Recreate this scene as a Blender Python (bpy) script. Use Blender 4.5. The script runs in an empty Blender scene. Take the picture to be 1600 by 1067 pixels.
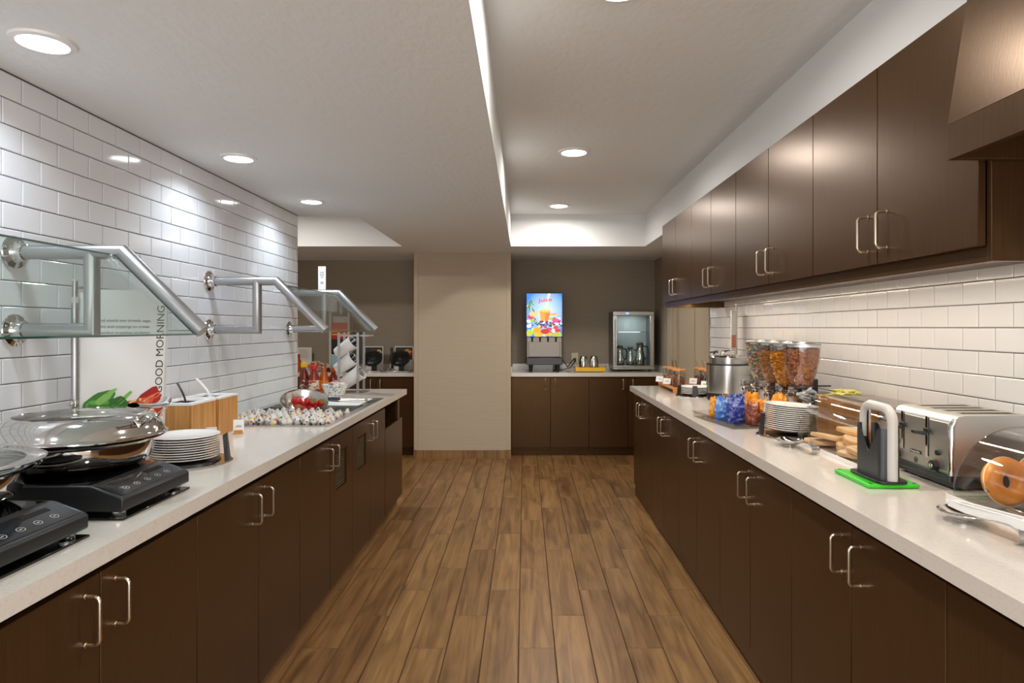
import bpy, bmesh, math, random
from math import sin, cos, pi, radians as R
from mathutils import Vector, Matrix, Quaternion, noise
random.seed(7)
S = bpy.context.scene
C = S.collection
# ------------------------------------------------------------------ camera, world, exposure
CZ = 1.40
cd = bpy.data.cameras.new('camera'); cam = bpy.data.objects.new('camera', cd); C.objects.link(cam)
cam.location = (0, 0, CZ); cam.rotation_euler = (pi/2, 0, 0)
cd.sensor_width = 36; cd.lens = 22.5; cd.shift_x = -.0125; cd.shift_y = -.0134
cd.clip_start = .02
S.camera = cam
W = bpy.data.worlds.new('world'); S.world = W; W.use_nodes = True
W.node_tree.nodes['Background'].inputs[0].default_value = (1, .98, .96, 1)
W.node_tree.nodes['Background'].inputs[1].default_value = 2.9  # even white world, added as soft fill through the open rear of the room
S.view_settings.view_transform = 'Standard'; S.view_settings.look = 'None'
S.view_settings.gamma = 1; S.view_settings.use_curve_mapping = False
S.view_settings.exposure = 0.35
P_COOL, P_TRAY, P_BACK, P_STRIP = 2.7, 11.5, 17.0, 2.4

# ------------------------------------------------------------------ materials
def srgb(r, g, b):
    f = lambda c: (c/255/12.92) if c/255 <= .04045 else ((c/255+.055)/1.055)**2.4
    return (f(r), f(g), f(b), 1)
class N:
    def __init__(s, name):
        s.m = bpy.data.materials.new(name); s.m.use_nodes = True
        s.t = s.m.node_tree; s.b = s.t.nodes['Principled BSDF']; s.o = s.t.nodes['Material Output']
    def n(s, kind, **kw):
        x = s.t.nodes.new(kind)
        for k, v in kw.items():
            if k.startswith('i_'):
                k = k[2:]; x.inputs[int(k) if k.isdigit() else k.replace('_', ' ')].default_value = v
            else: setattr(x, k, v)
        return x
    def l(s, a, b): s.t.links.new(a, b)
    def ramp(s, fac, stops):
        r = s.n('ShaderNodeValToRGB'); e = r.color_ramp.elements
        while len(e) < len(stops): e.new(.5)
        for q, (p, c) in zip(e, stops): q.position = p; q.color = c
        s.l(fac, r.inputs[0]); return r.outputs[0]
    def bump(s, h, strength=.2, dist=.002):
        b = s.n('ShaderNodeBump'); b.inputs['Strength'].default_value = strength; b.inputs['Distance'].default_value = dist
        s.l(h, b.inputs['Height']); s.l(b.outputs[0], s.b.inputs['Normal'])
    def coord(s, scale=(1, 1, 1), rnd=0):
        tc = s.n('ShaderNodeTexCoord'); mp = s.n('ShaderNodeMapping'); mp.inputs['Scale'].default_value = scale
        s.l(tc.outputs['Object'], mp.inputs[0])
        if rnd:
            oi = s.n('ShaderNodeObjectInfo'); mu = s.n('ShaderNodeMath', operation='MULTIPLY'); mu.inputs[1].default_value = rnd
            s.l(oi.outputs['Random'], mu.inputs[0]); cb = s.n('ShaderNodeCombineXYZ')
            for i in range(3): s.l(mu.outputs[0], cb.inputs[i])
            s.l(cb.outputs[0], mp.inputs['Location'])
        return mp.outputs[0]
def mat(name, col, rough=.5, metal=0, spec=.5, nz=None, bump=None, coat=0, emit=0, alpha=None, trans=0):
    k = N(name); b = k.b
    b.inputs['Base Color'].default_value = col; b.inputs['Roughness'].default_value = rough
    b.inputs['Metallic'].default_value = metal; b.inputs['Specular IOR Level'].default_value = spec
    b.inputs['Coat Weight'].default_value = coat; b.inputs['Coat Roughness'].default_value = .08
    b.inputs['Transmission Weight'].default_value = trans
    if emit: b.inputs['Emission Color'].default_value = col; b.inputs['Emission Strength'].default_value = emit
    if nz:   # (scale tuple, col2, lo, hi)
        sc, c2, lo, hi = nz
        t = k.n('ShaderNodeTexNoise'); t.inputs['Scale'].default_value = 1; t.inputs['Detail'].default_value = 5
        k.l(k.coord(sc, 37), t.inputs['Vector'])
        k.l(k.ramp(t.outputs[0], [(lo, col), (hi, c2)]), b.inputs['Base Color'])
    if bump:  # (scale tuple, strength, dist)
        t = k.n('ShaderNodeTexNoise'); t.inputs['Scale'].default_value = 1; t.inputs['Detail'].default_value = 4
        k.l(k.coord(bump[0]), t.inputs['Vector']); k.bump(t.outputs[0], bump[1], bump[2])
    return k.m
def thin_glass(name, tint, rough=0.0, fac=.9, extra=0.0):
    k = N(name); k.t.nodes.remove(k.b)
    tr = k.n('ShaderNodeBsdfTransparent'); tr.inputs[0].default_value = tint
    gl = k.n('ShaderNodeBsdfGlossy'); gl.inputs['Roughness'].default_value = rough
    fr = k.n('ShaderNodeFresnel'); ge = k.n('ShaderNodeNewGeometry')
    io = k.n('ShaderNodeMapRange'); io.inputs['To Min'].default_value = 1.45; io.inputs['To Max'].default_value = 1/1.45
    k.l(ge.outputs['Backfacing'], io.inputs[0]); k.l(io.outputs[0], fr.inputs[0])
    ma = k.n('ShaderNodeMath', operation='MULTIPLY_ADD'); ma.inputs[1].default_value = fac; ma.inputs[2].default_value = extra
    k.l(fr.outputs[0], ma.inputs[0]); mx = k.n('ShaderNodeMixShader')
    k.l(ma.outputs[0], mx.inputs[0]); k.l(tr.outputs[0], mx.inputs[1]); k.l(gl.outputs[0], mx.inputs[2])
    k.l(mx.outputs[0], k.o.inputs[0]); return k.m
def attr_mat(name, rough=.5, emit=0):
    k = N(name); a = k.n('ShaderNodeAttribute'); a.attribute_name = 'Col'
    k.b.inputs['Roughness'].default_value = rough
    if emit:
        k.b.inputs['Base Color'].default_value = (0, 0, 0, 1); k.l(a.outputs[0], k.b.inputs['Emission Color']); k.b.inputs['Emission Strength'].default_value = emit
    else: k.l(a.outputs[0], k.b.inputs['Base Color'])
    return k.m
M = {}
def wood_dark():
    k = N('dark_wood'); t = k.n('ShaderNodeTexNoise'); t.inputs['Scale'].default_value = 1; t.inputs['Detail'].default_value = 6
    k.l(k.coord((260, 260, 6)), t.inputs['Vector'])
    k.l(k.ramp(t.outputs[0], [(.3, srgb(52, 34, 18)), (.7, srgb(66, 45, 27))]), k.b.inputs['Base Color'])
    k.b.inputs['Roughness'].default_value = .29; k.b.inputs['Specular IOR Level'].default_value = .55; k.b.inputs['Specular Tint'].default_value = (1, .60, .30, 1); k.b.inputs['Metallic'].default_value = .08
    k.bump(t.outputs[0], .15, .0006); return k.m
M['dark'] = wood_dark()
def plank_mat():
    k = N('plank_wood'); v = k.coord((22, 1.5, 1), 60)
    t = k.n('ShaderNodeTexNoise'); t.inputs['Scale'].default_value = 1; t.inputs['Detail'].default_value = 7; t.inputs['Distortion'].default_value = 1.3
    k.l(v, t.inputs['Vector'])
    v2 = k.coord((7, 2.2, 1), 90); t2 = k.n('ShaderNodeTexNoise'); t2.inputs['Scale'].default_value = 1; t2.inputs['Detail'].default_value = 3; t2.inputs['Distortion'].default_value = .8
    k.l(v2, t2.inputs['Vector'])
    c1 = k.ramp(t.outputs[0], [(.26, srgb(106, 75, 43)), (.5, srgb(144, 107, 64)), (.76, srgb(168, 129, 82))])
    c2 = k.ramp(t2.outputs[0], [(.30, (.55, .51, .47, 1)), (.55, (1, 1, 1, 1))])
    m1 = k.n('ShaderNodeMix', data_type='RGBA', blend_type='MULTIPLY'); m1.inputs[0].default_value = .65
    k.l(c1, m1.inputs[6]); k.l(c2, m1.inputs[7])
    oi = k.n('ShaderNodeObjectInfo'); c3 = k.ramp(oi.outputs['Random'], [(0, (.82, .8, .78, 1)), (1, (1.0, 1.0, 1.0, 1))])
    m2 = k.n('ShaderNodeMix', data_type='RGBA', blend_type='MULTIPLY'); m2.inputs[0].default_value = 1
    k.l(m1.outputs[2], m2.inputs[6]); k.l(c3, m2.inputs[7]); k.l(m2.outputs[2], k.b.inputs['Base Color'])
    k.b.inputs['Roughness'].default_value = .38; k.bump(t.outputs[0], .12, .001); return k.m
M['plank'] = plank_mat()
M['grout_floor'] = mat('floor_grout', srgb(62, 46, 34), .9)
M['tile'] = mat('white_tile', srgb(226, 226, 228), .09, spec=.55, bump=((5, 5, 5), .05, .004))
M['grout'] = mat('tile_grout', srgb(84, 82, 82), .9)
M['quartz'] = mat('quartz', srgb(216, 209, 200), .14, nz=((140, 140, 140), srgb(200, 192, 182), .5, .85), coat=.2)
M['ceil'] = mat('ceiling_paint', srgb(232, 234, 235), .85, bump=((34, 20, 30), .6, .005))
M['paint'] = mat('white_paint', srgb(228, 229, 229), .8)
M['taupe'] = mat('taupe_wallcovering', srgb(160, 148, 131), .8, bump=((8, 8, 300), .3, .001), nz=((5, 5, 220), srgb(155, 142, 126), .4, .6))
M['beige'] = mat('beige_wallcovering', srgb(192, 177, 156), .8, bump=((8, 8, 300), .2, .001), nz=((5, 5, 220), srgb(187, 171, 150), .4, .6))
M['beige2'] = mat('beige_door_paint', srgb(190, 172, 146), .5)
M['steel'] = mat('brushed_steel', srgb(200, 199, 196), .24, 1, bump=((6, 6, 300), .03, .0004))
M['steel_rough'] = mat('rough_steel', srgb(206, 204, 200), .40, 1, bump=((6, 300, 6), .05, .0004))
M['steel_plain'] = mat('plain_steel', srgb(206, 204, 200), .2, 1)
M['steel_dark'] = mat('dull_steel', srgb(150, 144, 136), .45, 1)
M['satin'] = mat('satin_aluminium', srgb(178, 178, 178), .36, 1)
M['chrome'] = mat('polished_steel', srgb(215, 213, 210), .07, 1)
M['nickel'] = mat('satin_nickel', srgb(205, 192, 172), .28, 1)
M['black'] = mat('black_plastic', srgb(26, 27, 29), .35)
M['blackgl'] = mat('black_glass', srgb(8, 8, 9), .05, spec=.6)
M['panelgl'] = mat('control_glass', srgb(34, 36, 40), .12)
M['dgrey'] = mat('dark_grey_plastic', srgb(52, 54, 57), .3)
M['lgrey'] = mat('light_grey_plastic', srgb(196, 192, 186), .35)
M['white'] = mat('white_plastic', srgb(236, 234, 232), .35)
M['ceramic'] = mat('white_ceramic', srgb(238, 236, 232), .12)
M['green'] = mat('green_plastic', srgb(60, 200, 40), .35)
M['greend'] = mat('dark_green_plastic', srgb(15, 120, 50), .4)
M['bamboo'] = mat('bamboo', srgb(205, 150, 84), .45, nz=((90, 90, 3), srgb(178, 122, 62), .4, .62))
M['bamboo2'] = mat('orange_wood', srgb(206, 144, 80), .45, nz=((20, 20, 60), srgb(186, 122, 64), .4, .62))
M['card'] = mat('white_card', srgb(240, 238, 234), .6)
M['poster'] = mat('poster_paper', srgb(222, 221, 218), .35)
M['ink'] = mat('ink', srgb(45, 42, 42), .6)
M['inkg'] = mat('grey_ink', srgb(120, 118, 116), .6)
M['print'] = attr_mat('printed_colours', .45)
M['lit'] = attr_mat('backlit_print', .3, 1.0)
M['glass'] = thin_glass('clear_glass', (.90, .955, .94, 1))
M['edge'] = mat('green_glass_edge', srgb(20, 84, 72), .1, spec=.6)
M['acryl'] = thin_glass('clear_acrylic', (.955, .95, .945, 1), 0, .9, .015)
M['hopper'] = thin_glass('smoky_acrylic', (.92, .90, .90, 1), .06, .9, .06)
M['lamp'] = mat('lamp_lens', (1, .98, .95, 1), .5, emit=9)
M['lampc'] = mat('cool_lamp_lens', (.93, .97, 1, 1), .5, emit=9)
M['led'] = mat('warm_led', (1, .82, .55, 1), .5, emit=22)
M['bluel'] = mat('blue_display', (.12, .2, 1, 1), .5, emit=3)
M['darkhole'] = mat('dark_interior', srgb(10, 9, 8), .9)
M['grille'] = mat('grille_metal', srgb(108, 92, 68), .5, .3)
M['outlet'] = mat('ivory_plastic', srgb(214, 204, 172), .4)
M['yellow'] = mat('yellow_plastic', srgb(235, 185, 30), .35)
M['red'] = mat('red_plastic', srgb(205, 28, 22), .35)
M['sauce'] = mat('dark_red_sauce', srgb(120, 28, 18), .2, coat=.5)
M['ketchup'] = mat('red_sauce', srgb(142, 34, 18), .2, coat=.5)
M['orange'] = mat('orange_sauce', srgb(190, 88, 20), .2, coat=.5)
M['straw'] = mat('strawberry', srgb(182, 20, 22), .3, bump=((120, 120, 120), .8, .003))
M['leaf'] = mat('leaf_green', srgb(70, 120, 40), .6)
M['bread'] = mat('pale_bread', srgb(240, 214, 172), .8, nz=((30, 30, 30), srgb(226, 190, 140), .45, .7), bump=((150, 150, 150), .4, .001))
M['crust'] = mat('bread_crust', srgb(238, 196, 138), .7, nz=((20, 20, 20), srgb(218, 160, 98), .4, .7))
M['bagel'] = mat('bagel_crust', srgb(232, 156, 66), .4, nz=((14, 14, 14), srgb(206, 120, 44), .4, .72), coat=.15)
M['eggs'] = mat('scrambled_egg', srgb(226, 170, 60), .5)
def speckle(name, base, spots, scale=60, thr=.30):
    k = N(name); v = k.n('ShaderNodeTexVoronoi'); v.inputs['Scale'].default_value = scale
    k.l(k.coord((1, 1, 1), 11), v.inputs['Vector'])
    sep = k.n('ShaderNodeSeparateColor'); k.l(v.outputs['Color'], sep.inputs[0])
    st = [(0, base)]
    for i, c in enumerate(spots): st.append((.52+.48*i/len(spots), c))
    rp = k.ramp(sep.outputs[0], st); k.t.nodes[-1].color_ramp.interpolation = 'CONSTANT'
    lt = k.n('ShaderNodeMath', operation='LESS_THAN'); lt.inputs[1].default_value = thr; k.l(v.outputs['Distance'], lt.inputs[0])
    mx = k.n('ShaderNodeMix', data_type='RGBA'); k.l(lt.outputs[0], mx.inputs[0]); mx.inputs[6].default_value = base; k.l(rp, mx.inputs[7])
    k.l(mx.outputs[2], k.b.inputs['Base Color']); k.b.inputs['Roughness'].default_value = .4; return k.m
M['creamer'] = speckle('printed_creamer', srgb(206, 202, 194), [srgb(40, 60, 100), srgb(225, 150, 40), srgb(205, 70, 40), srgb(60, 60, 60), srgb(215, 195, 60)], 62, .46)
M['packet'] = speckle('patterned_paper', srgb(226, 226, 222), [srgb(120, 125, 130), srgb(90, 96, 104), srgb(160, 164, 168)], 95, .5)
def foil(name, c, c2):
    return mat(name, c, .28, nz=((38, 38, 60), c2, .50, .62), bump=((50, 50, 50), .5, .004), spec=.6)
M['b_orange'] = foil('orange_foil', srgb(232, 140, 24), srgb(245, 185, 80))
M['b_lblue'] = foil('light_blue_foil', srgb(66, 124, 205), srgb(170, 200, 235))
M['b_navy'] = foil('navy_foil', srgb(24, 40, 130), srgb(110, 125, 185))
M['b_brown'] = foil('brown_foil', srgb(120, 50, 30), srgb(190, 130, 110))
M['b_yell'] = foil('yellow_green_paper', srgb(190, 180, 70), srgb(220, 210, 140))
M['b_grey'] = foil('silver_foil', srgb(150, 160, 172), srgb(220, 222, 224))

# ------------------------------------------------------------------ geometry builder
class G:
    def __init__(s): s.v = []; s.f = []; s.c = []; s.col = None; s.smooth = True; s.T = None
    def pt(s, p):
        p = Vector(p)
        if s.T is not None: p = s.T @ p
        s.v.append(tuple(p)); return len(s.v)-1
    def face(s, idx): s.f.append(tuple(idx)); s.c.append(s.col)
    def poly(s, pts): s.face([s.pt(p) for p in pts])
    def box(s, x0, x1, y0, y1, z0, z1):
        i = [s.pt(p) for p in ((x0,y0,z0),(x1,y0,z0),(x1,y1,z0),(x0,y1,z0),(x0,y0,z1),(x1,y0,z1),(x1,y1,z1),(x0,y1,z1))]
        for q in ((0,3,2,1),(4,5,6,7),(0,1,5,4),(1,2,6,5),(2,3,7,6),(3,0,4,7)): s.face([i[k] for k in q])
        return s
    def prism(s, pts, h):      # pts: list of 3d points (planar), h: extrusion vector
        h = Vector(h); n = len(pts)
        a = [s.pt(p) for p in pts]; b = [s.pt(Vector(p)+h) for p in pts]
        s.face(a[::-1]); s.face(b)
        for i in range(n): s.face((a[i], a[(i+1) % n], b[(i+1) % n], b[i]))
        return s
    def lathe(s, prof, o=(0, 0, 0), n=32, axis=None, sx=1, sy=1):
        o = Vector(o); q = Vector((0, 0, 1)).rotation_difference(Vector(axis).normalized()) if axis is not None else Quaternion()
        rings = []
        for r, z in prof:
            if r < 1e-6: rings.append([s.pt(o+q @ Vector((0, 0, z)))])
            else: rings.append([s.pt(o+q @ Vector((r*sx*cos(2*pi*k/n), r*sy*sin(2*pi*k/n), z))) for k in range(n)])
        for a, b in zip(rings, rings[1:]):
            for k in range(n):
                k2 = (k+1) % n
                if len(a) == 1 and len(b) == 1: continue
                if len(a) == 1: s.face((a[0], b[k2], b[k]))
                elif len(b) == 1: s.face((a[k], a[k2], b[0]))
                else: s.face((a[k], a[k2], b[k2], b[k]))
        return s
    def cyl(s, p0, p1, r, r1=None, n=20):
        p0 = Vector(p0); p1 = Vector(p1); L = (p1-p0).length; r1 = r if r1 is None else r1
        return s.lathe([(0, 0), (r, 0), (r1, L), (0, L)], p0, n, p1-p0)
    def tube(s, path, r, n=10, caps=True, flat=1):
        P = [Vector(p) for p in path]; d = [(b-a).normalized() for a, b in zip(P, P[1:])]
        u = d[0].orthogonal().normalized()
        if abs(d[0].z) < .9: u = (Vector((0, 0, 1)) - d[0]*d[0].z).normalized()
        w = d[0].cross(u); rings = []
        for i, p in enumerate(P):
            if i > 0 and i < len(P)-1:
                din, dout = d[i-1], d[i]; nn = (din+dout).normalized()
            elif i == 0: din = nn = d[0]
            else: din = nn = d[-1]
            ring = []
            for k in range(n):
                a = 2*pi*k/n; q = u*cos(a)*r*flat + w*sin(a)*r
                q = q - din*(q.dot(nn)/max(.2, din.dot(nn))); ring.append(s.pt(p+q))
            rings.append(ring)
            if 0 < i < len(P)-1:
                rot = d[i-1].rotation_difference(d[i]); u = rot @ u; w = rot @ w
        for a, b in zip(rings, rings[1:]):
            for k in range(n): s.face((a[k], a[(k+1) % n], b[(k+1) % n], b[k]))
        if caps: s.face(rings[0][::-1]); s.face(rings[-1])
        return s
    def grid(s, fn, nu, nv, closeu=False):
        idx = [[s.pt(fn(i/nu, j/nv)) for j in range(nv+1)] for i in range(nu+(0 if closeu else 1))]
        m = len(idx)
        for i in range(nu):
            for j in range(nv):
                s.face((idx[i][j], idx[(i+1) % m][j], idx[(i+1) % m][j+1], idx[i][j+1]))
        return s
    def mesh(s, name, m, ang=35):
        me = bpy.data.meshes.new(name); me.from_pydata(s.v, [], s.f)
        if m is not None: me.materials.append(m)
        bm = bmesh.new(); bm.from_mesh(me); bmesh.ops.recalc_face_normals(bm, faces=bm.faces); bm.to_mesh(me); bm.free()
        if any(c is not None for c in s.c):
            ca = me.color_attributes.new('Col', 'FLOAT_COLOR', 'CORNER'); k = 0
            for p, c in zip(me.polygons, s.c):
                c = c or (1, 1, 1, 1)
                for li in p.loop_indices: ca.data[li].color = c
        if s.smooth:
            me.shade_smooth(); me.set_sharp_from_angle(angle=R(ang))
        return me
def obj(name, g, m, parent=None, bevel=0, seg=2, ang=35):
    me = g.mesh(name, m, ang) if isinstance(g, G) else g
    o = bpy.data.objects.new(name, me); C.objects.link(o)
    if parent is not None: o.parent = parent
    if bevel:
        b = o.modifiers.new('bevel', 'BEVEL'); b.width = bevel; b.segments = seg; b.limit_method = 'ANGLE'; b.angle_limit = R(40); b.harden_normals = False
    return o
def tag(o, label, cat, group=None):
    o['label'] = label; o['category'] = cat
    if group: o['group'] = group
    return o
def thing(name, label, cat, loc=(0, 0, 0), rz=0, group=None):
    o = bpy.data.objects.new(name, None); C.objects.link(o); o.empty_display_size = .05
    o.location = loc; o.rotation_euler = (0, 0, rz); return tag(o, label, cat, group)
def struct(name, g, m, parent=None, bevel=0):
    o = obj(name, g, m, parent, bevel)
    if parent is None: o['kind'] = 'structure'
    return o
def B(*a): return G().box(*a)
def at(o, x, y, z, rz=0, rx=0, ry=0): o.location = (x, y, z); o.rotation_euler = (rx, ry, rz); return o
def dup(root, loc, rot=(0, 0, 0), label=None, group=None):
    r = root.copy(); C.objects.link(r); r.location = loc; r.rotation_euler = rot
    if label: r['label'] = label
    if group: r['group'] = group
    for ch in list(root.children):
        c = ch.copy(); C.objects.link(c); c.parent = r
        for g in list(ch.children):
            d = g.copy(); C.objects.link(d); d.parent = c
    return r
def text_g(body, fn, w=None, h=None, bold=False, align='LEFT'):
    """flat lettering: fn(x, y) maps the text plane to 3d; w, h fit the text to that size"""
    cu = bpy.data.curves.new('t', 'FONT'); cu.body = body; cu.size = 1; cu.align_x = align; cu.resolution_u = 3
    if bold: cu.offset = .02
    o = bpy.data.objects.new('t', cu); C.objects.link(o)
    dg = bpy.context.evaluated_depsgraph_get(); me = bpy.data.meshes.new_from_object(o.evaluated_get(dg))
    bpy.data.objects.remove(o); g = G(); g.smooth = False
    xs = [v.co.x for v in me.vertices]; ys = [v.co.y for v in me.vertices]
    x0, x1, y0, y1 = min(xs), max(xs), min(ys), max(ys)
    kx = (w/(x1-x0)) if w else (h/(y1-y0)); ky = (h/(y1-y0)) if h else kx
    for v in me.vertices: g.pt(fn((v.co.x-x0)*kx, (v.co.y-y0)*ky))
    for p in me.polygons: g.face(list(p.vertices))
    bpy.data.meshes.remove(me); bpy.data.curves.remove(cu); return g

# ------------------------------------------------------------------ setting
ZC, ZT = 2.197, 2.51            # low ceiling, tray ceiling
WL, WR, WB = -1.61, 1.56, 7.58  # left tile wall, right wall, back wall
HC = .91
floor = struct('floor', B(-3.4, 1.9, -3, 7.8, -.08, -.004), M['grout_floor'])
PW, PL = .158, .932
def plank_mesh(w, l):
    g = G(); b = .0022; i = [g.pt(p) for p in ((0,0,-.004),(w,0,-.004),(w,l,-.004),(0,l,-.004),(b,b,0),(w-b,b,0),(w-b,l-b,0),(b,l-b,0))]
    for q in ((4,5,6,7),(0,1,5,4),(1,2,6,5),(2,3,7,6),(3,0,4,7)): g.face([i[k] for k in q])
    g.smooth = False; return g
pm = plank_mesh(PW-.003, PL-.003).mesh('plank', M['plank'])
far = G(); far.smooth = False
for c in range(-21, 12):
    x = -.0252+PW*c; ph = {0: 2.80, 1: 3.118, 2: 3.42}[c % 3]
    for k in range(-7, 6):
        y = ph+PL*k
        if y > 7.5: continue
        if -1.2 < x < 1.0 and y+PL > 2.3 and y < 7.0: at(obj('plank', pm, None, floor), x, y, 0)
        elif x > -3.3 and x < 1.7:
            pl = plank_mesh(PW-.003, PL-.003); o = len(far.v)
            far.v += [(a+x, b+y, cc) for a, b, cc in pl.v]; far.f += [tuple(q+o for q in f) for f in pl.f]; far.c += pl.c
o = obj('outer_planks', far, M['plank'], floor); o['kind'] = 'stuff'

def tile_mesh(y, z, w, h, sgn):      # tile slab with a soft edge, local: x outwards*sgn, y along, z up
    g = G(); b = .003; t = .006
    i = [g.pt(p) for p in ((0,0,0),(0,w,0),(0,w,h),(0,0,h),(sgn*(t-b*.6),0,0),(sgn*(t-b*.6),w,0),(sgn*(t-b*.6),w,h),(sgn*(t-b*.6),0,h),
                           (sgn*t,b,b),(sgn*t,w-b,b),(sgn*t,w-b,h-b),(sgn*t,b,h-b))]
    for a in (0, 4):
        for k in range(4): g.face((i[a+k], i[a+(k+1) % 4], i[a+4+(k+1) % 4], i[a+4+k]))
    g.face((i[8], i[9], i[10], i[11])); g.smooth = False; return g
def tile_wall(wall, X, sgn, zlines, y0, y1, seam, pw, part_from, tp):
    cache = {}; near = G(); near.smooth = False
    for r, (za, zb) in enumerate(zlines):
        off = seam + (0 if (r+tp) % 2 == 0 else pw/2); k = math.floor((y0-off)/pw)
        y = off+k*pw
        while y < y1:
            a, b = max(y, y0), min(y+pw, y1)
            if b-a > .012:
                w, h = round(b-a-.003, 4), round(zb-za-.003, 4)
                if b > part_from:
                    if (w, h) not in cache: cache[(w, h)] = tile_mesh(0, 0, w, h, sgn).mesh('tile', M['tile'])
                    o = obj('tile', cache[(w, h)], None, wall); o.location = (X-sgn*.002, a+.0015, za+.0015)
                    o.rotation_euler = (0, random.uniform(-.003, .003), random.uniform(-.003, .003))
                else:
                    tm = tile_mesh(0, 0, w, h, sgn); n = len(near.v)
                    near.v += [(p[0]+X-sgn*.002, p[1]+a+.0015, p[2]+za+.0015) for p in tm.v]; near.f += [tuple(q+n for q in f) for f in tm.f]; near.c += tm.c
            y += pw
    if near.f: o = obj('near_tiles', near, M['tile'], wall); o['kind'] = 'stuff'
wl = struct('wall_left', B(-1.75, WL-.001, -.7, 4.53, 0, ZC+.3), M['grout'])
zl = []; z = 2.192
while z > HC:
    zl.append((max(z-.0806, HC), z)); z -= .0806
zl = [q for q in zl if q[1]-q[0] > .015]
tile_wall(wl, WL, 1, zl, -.6, 4.53, 2.045, .157, 2.0, 0)
wr = struct('wall_right', B(WR+.001, 1.75, -.7, 5.37, 0, ZC+.3), M['grout'])
zr = []; z = CZ
while z > HC: zr.append((max(z-.0803, HC), z)); z -= .0803
zr = [q for q in zr if q[1]-q[0] > .015]; z = CZ; up = []
while z < 1.62: up.append((z, z+.0803)); z += .0803
tile_wall(wr, WR, -1, zr, -.6, 5.37, 2.04, .158, 1.98, 1)
tile_wall(wr, WR, -1, up, -.6, 5.37, 2.04, .158, 1.98, 0)
struct('trim_1', B(WR-.006, WR+.02, 5.37, 5.376, HC, 1.62), M['white'], wr)
struct('wall_back', B(-3.4, 1.75, WB, WB+.1, 0, ZC+.3), M['taupe'])
struct('wall_side', B(WR-.02, 1.75, 6.9, WB, 0, ZC+.3), M['taupe'])
struct('wall_passage', B(-3.4, -3.3, 4.4, WB, 0, ZC+.3), M['taupe'])
struct('wall_partition', B(-3.4, -1.75, 4.43, 4.53, 0, ZC+.4), M['paint'])
# door at the far right end of the counter
wd = struct('wall_corner', B(WR+.03, 1.75, 5.376, 6.9, 0, ZC+.3), M['beige'])
d1 = struct('door_1', B(WR+.006, WR+.03, 5.40, 6.50, .01, 2.05), M['beige2'])
g = G(); g.box(WR-.006, WR+.006, 5.42, 5.84, .12, 1.98); struct('door_panel', g, M['beige2'], d1, .003)
g = G(); g.box(WR-.006, WR+.006, 5.88, 6.46, .12, 1.98); struct('door_panel', g, M['beige2'], d1, .003)
g = G(); g.box(WR-.03, WR+.03, 6.51, 6.58, 0, 2.12); g.box(WR-.018, WR+.03, 6.58, 6.70, 0, 2.12); g.box(WR-.03, WR+.03, 6.70, 6.88, 0, 2.12); struct('trim_2', g, M['beige2'], None, .004)
# column
cx0, cx1 = -1.187, -.151
col = struct('wall_column', B(cx0, cx1, 6.865, WB-.001, 0, ZC+.01), M['beige'])
for x in (cx0, cx1-.04):
    g = G(); g.box(x-.002, x+.042, 6.861, 6.866, .09, ZC-.001); struct('corner_guard', g, M['beige2'], col, .001)
g = G(); g.box(cx0-.004, (cx0+cx1)/2-.001, 6.848, 6.865, 0, .088); g.box((cx0+cx1)/2+.001, cx1+.004, 6.848, 6.865, 0, .088)
struct('baseboard_column', g, M['plank'])
# ceiling
g = G(); H2 = ZT+.12
g.box(-1.75, -.138, -3, 4.575, ZC, H2); g.box(-1.2, -.138, 4.575, 6.27, ZC, H2); g.box(-3.4, 1.75, 6.27, WB+.1, ZC, H2)
g.box(1.18, 1.75, -3, 6.27, ZC, H2); g.box(-.138, 1.18, -3, 6.27, ZT, H2); g.box(-3.4, -1.2, 4.43, 6.27, 2.56, H2+.02)
struct('ceiling', g, M['ceil'])
g = G(); g.box(-.1379, -.1365, -3, 6.2695, ZC+.0005, ZT); g.box(-.136, 1.178, 6.2685, 6.2699, ZC+.0005, ZT); g.box(1.1786, 1.1799, -3, 6.268, ZC+.0005, ZT)
g.box(-3.3, -1.2, 6.2685, 6.2699, ZC+.0005, 2.56); struct('trim_3', g, M['paint'])

# downlights
def downlight(x, y, z, r, lens, power, colr, label, grp, spread=172):
    t = thing('downlight', label, 'ceiling light', (x, y, z), 0, grp)
    g = G(); g.lathe([(r*.78, -.004), (r*.80, -.010), (r, -.007), (r*1.02, 0), (r*.78, 0), (r*.78, -.004)], n=40); obj('trim_ring', g, M['white'], t)
    g = G(); g.lathe([(0, -.005), (r*.775, -.005), (r*.775, -.001), (0, -.001)], n=32); obj('lens', g, lens, t)
    ld = bpy.data.lights.new('lamp', 'AREA'); ld.shape = 'DISK'; ld.size = r*1.5; ld.energy = power; ld.color = colr; ld.spread = R(spread)
    lo = bpy.data.objects.new('lamp', ld); C.objects.link(lo); lo.parent = t; lo.location = (0, 0, -.013)
for y, lb in ((.62, 'round downlight above the near end of the left counter'), (1.78, 'round downlight nearest in the left ceiling, top left corner'), (2.996, 'middle downlight along the white tile wall'), (4.02, 'farthest downlight along the white tile wall')):
    downlight(-1.34, y, ZC, .078, M['lampc'], P_COOL, (.80, .90, 1), lb, 'downlights along the tile wall', 138)
for y, lb in ((.2, 'round downlight in the tray ceiling behind the viewer'), (2.08, 'round downlight in the tray ceiling at the top picture edge'), (4.036, 'larger visible downlight in the raised tray ceiling'), (5.81, 'farther downlight in the raised tray ceiling near its end')):
    downlight(.31, y, ZT, .098, M['lamp'], P_TRAY, (1, .95, .88), lb, 'downlights in the tray ceiling')
downlight(-2.3, 5.4, 2.56, .09, M['lamp'], P_BACK, (1, .95, .88), 'unseen downlight added in the recess to brighten the back wall', 'added fill lamps')  # unseen lamp, added to lift the back wall and waffle counter

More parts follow.
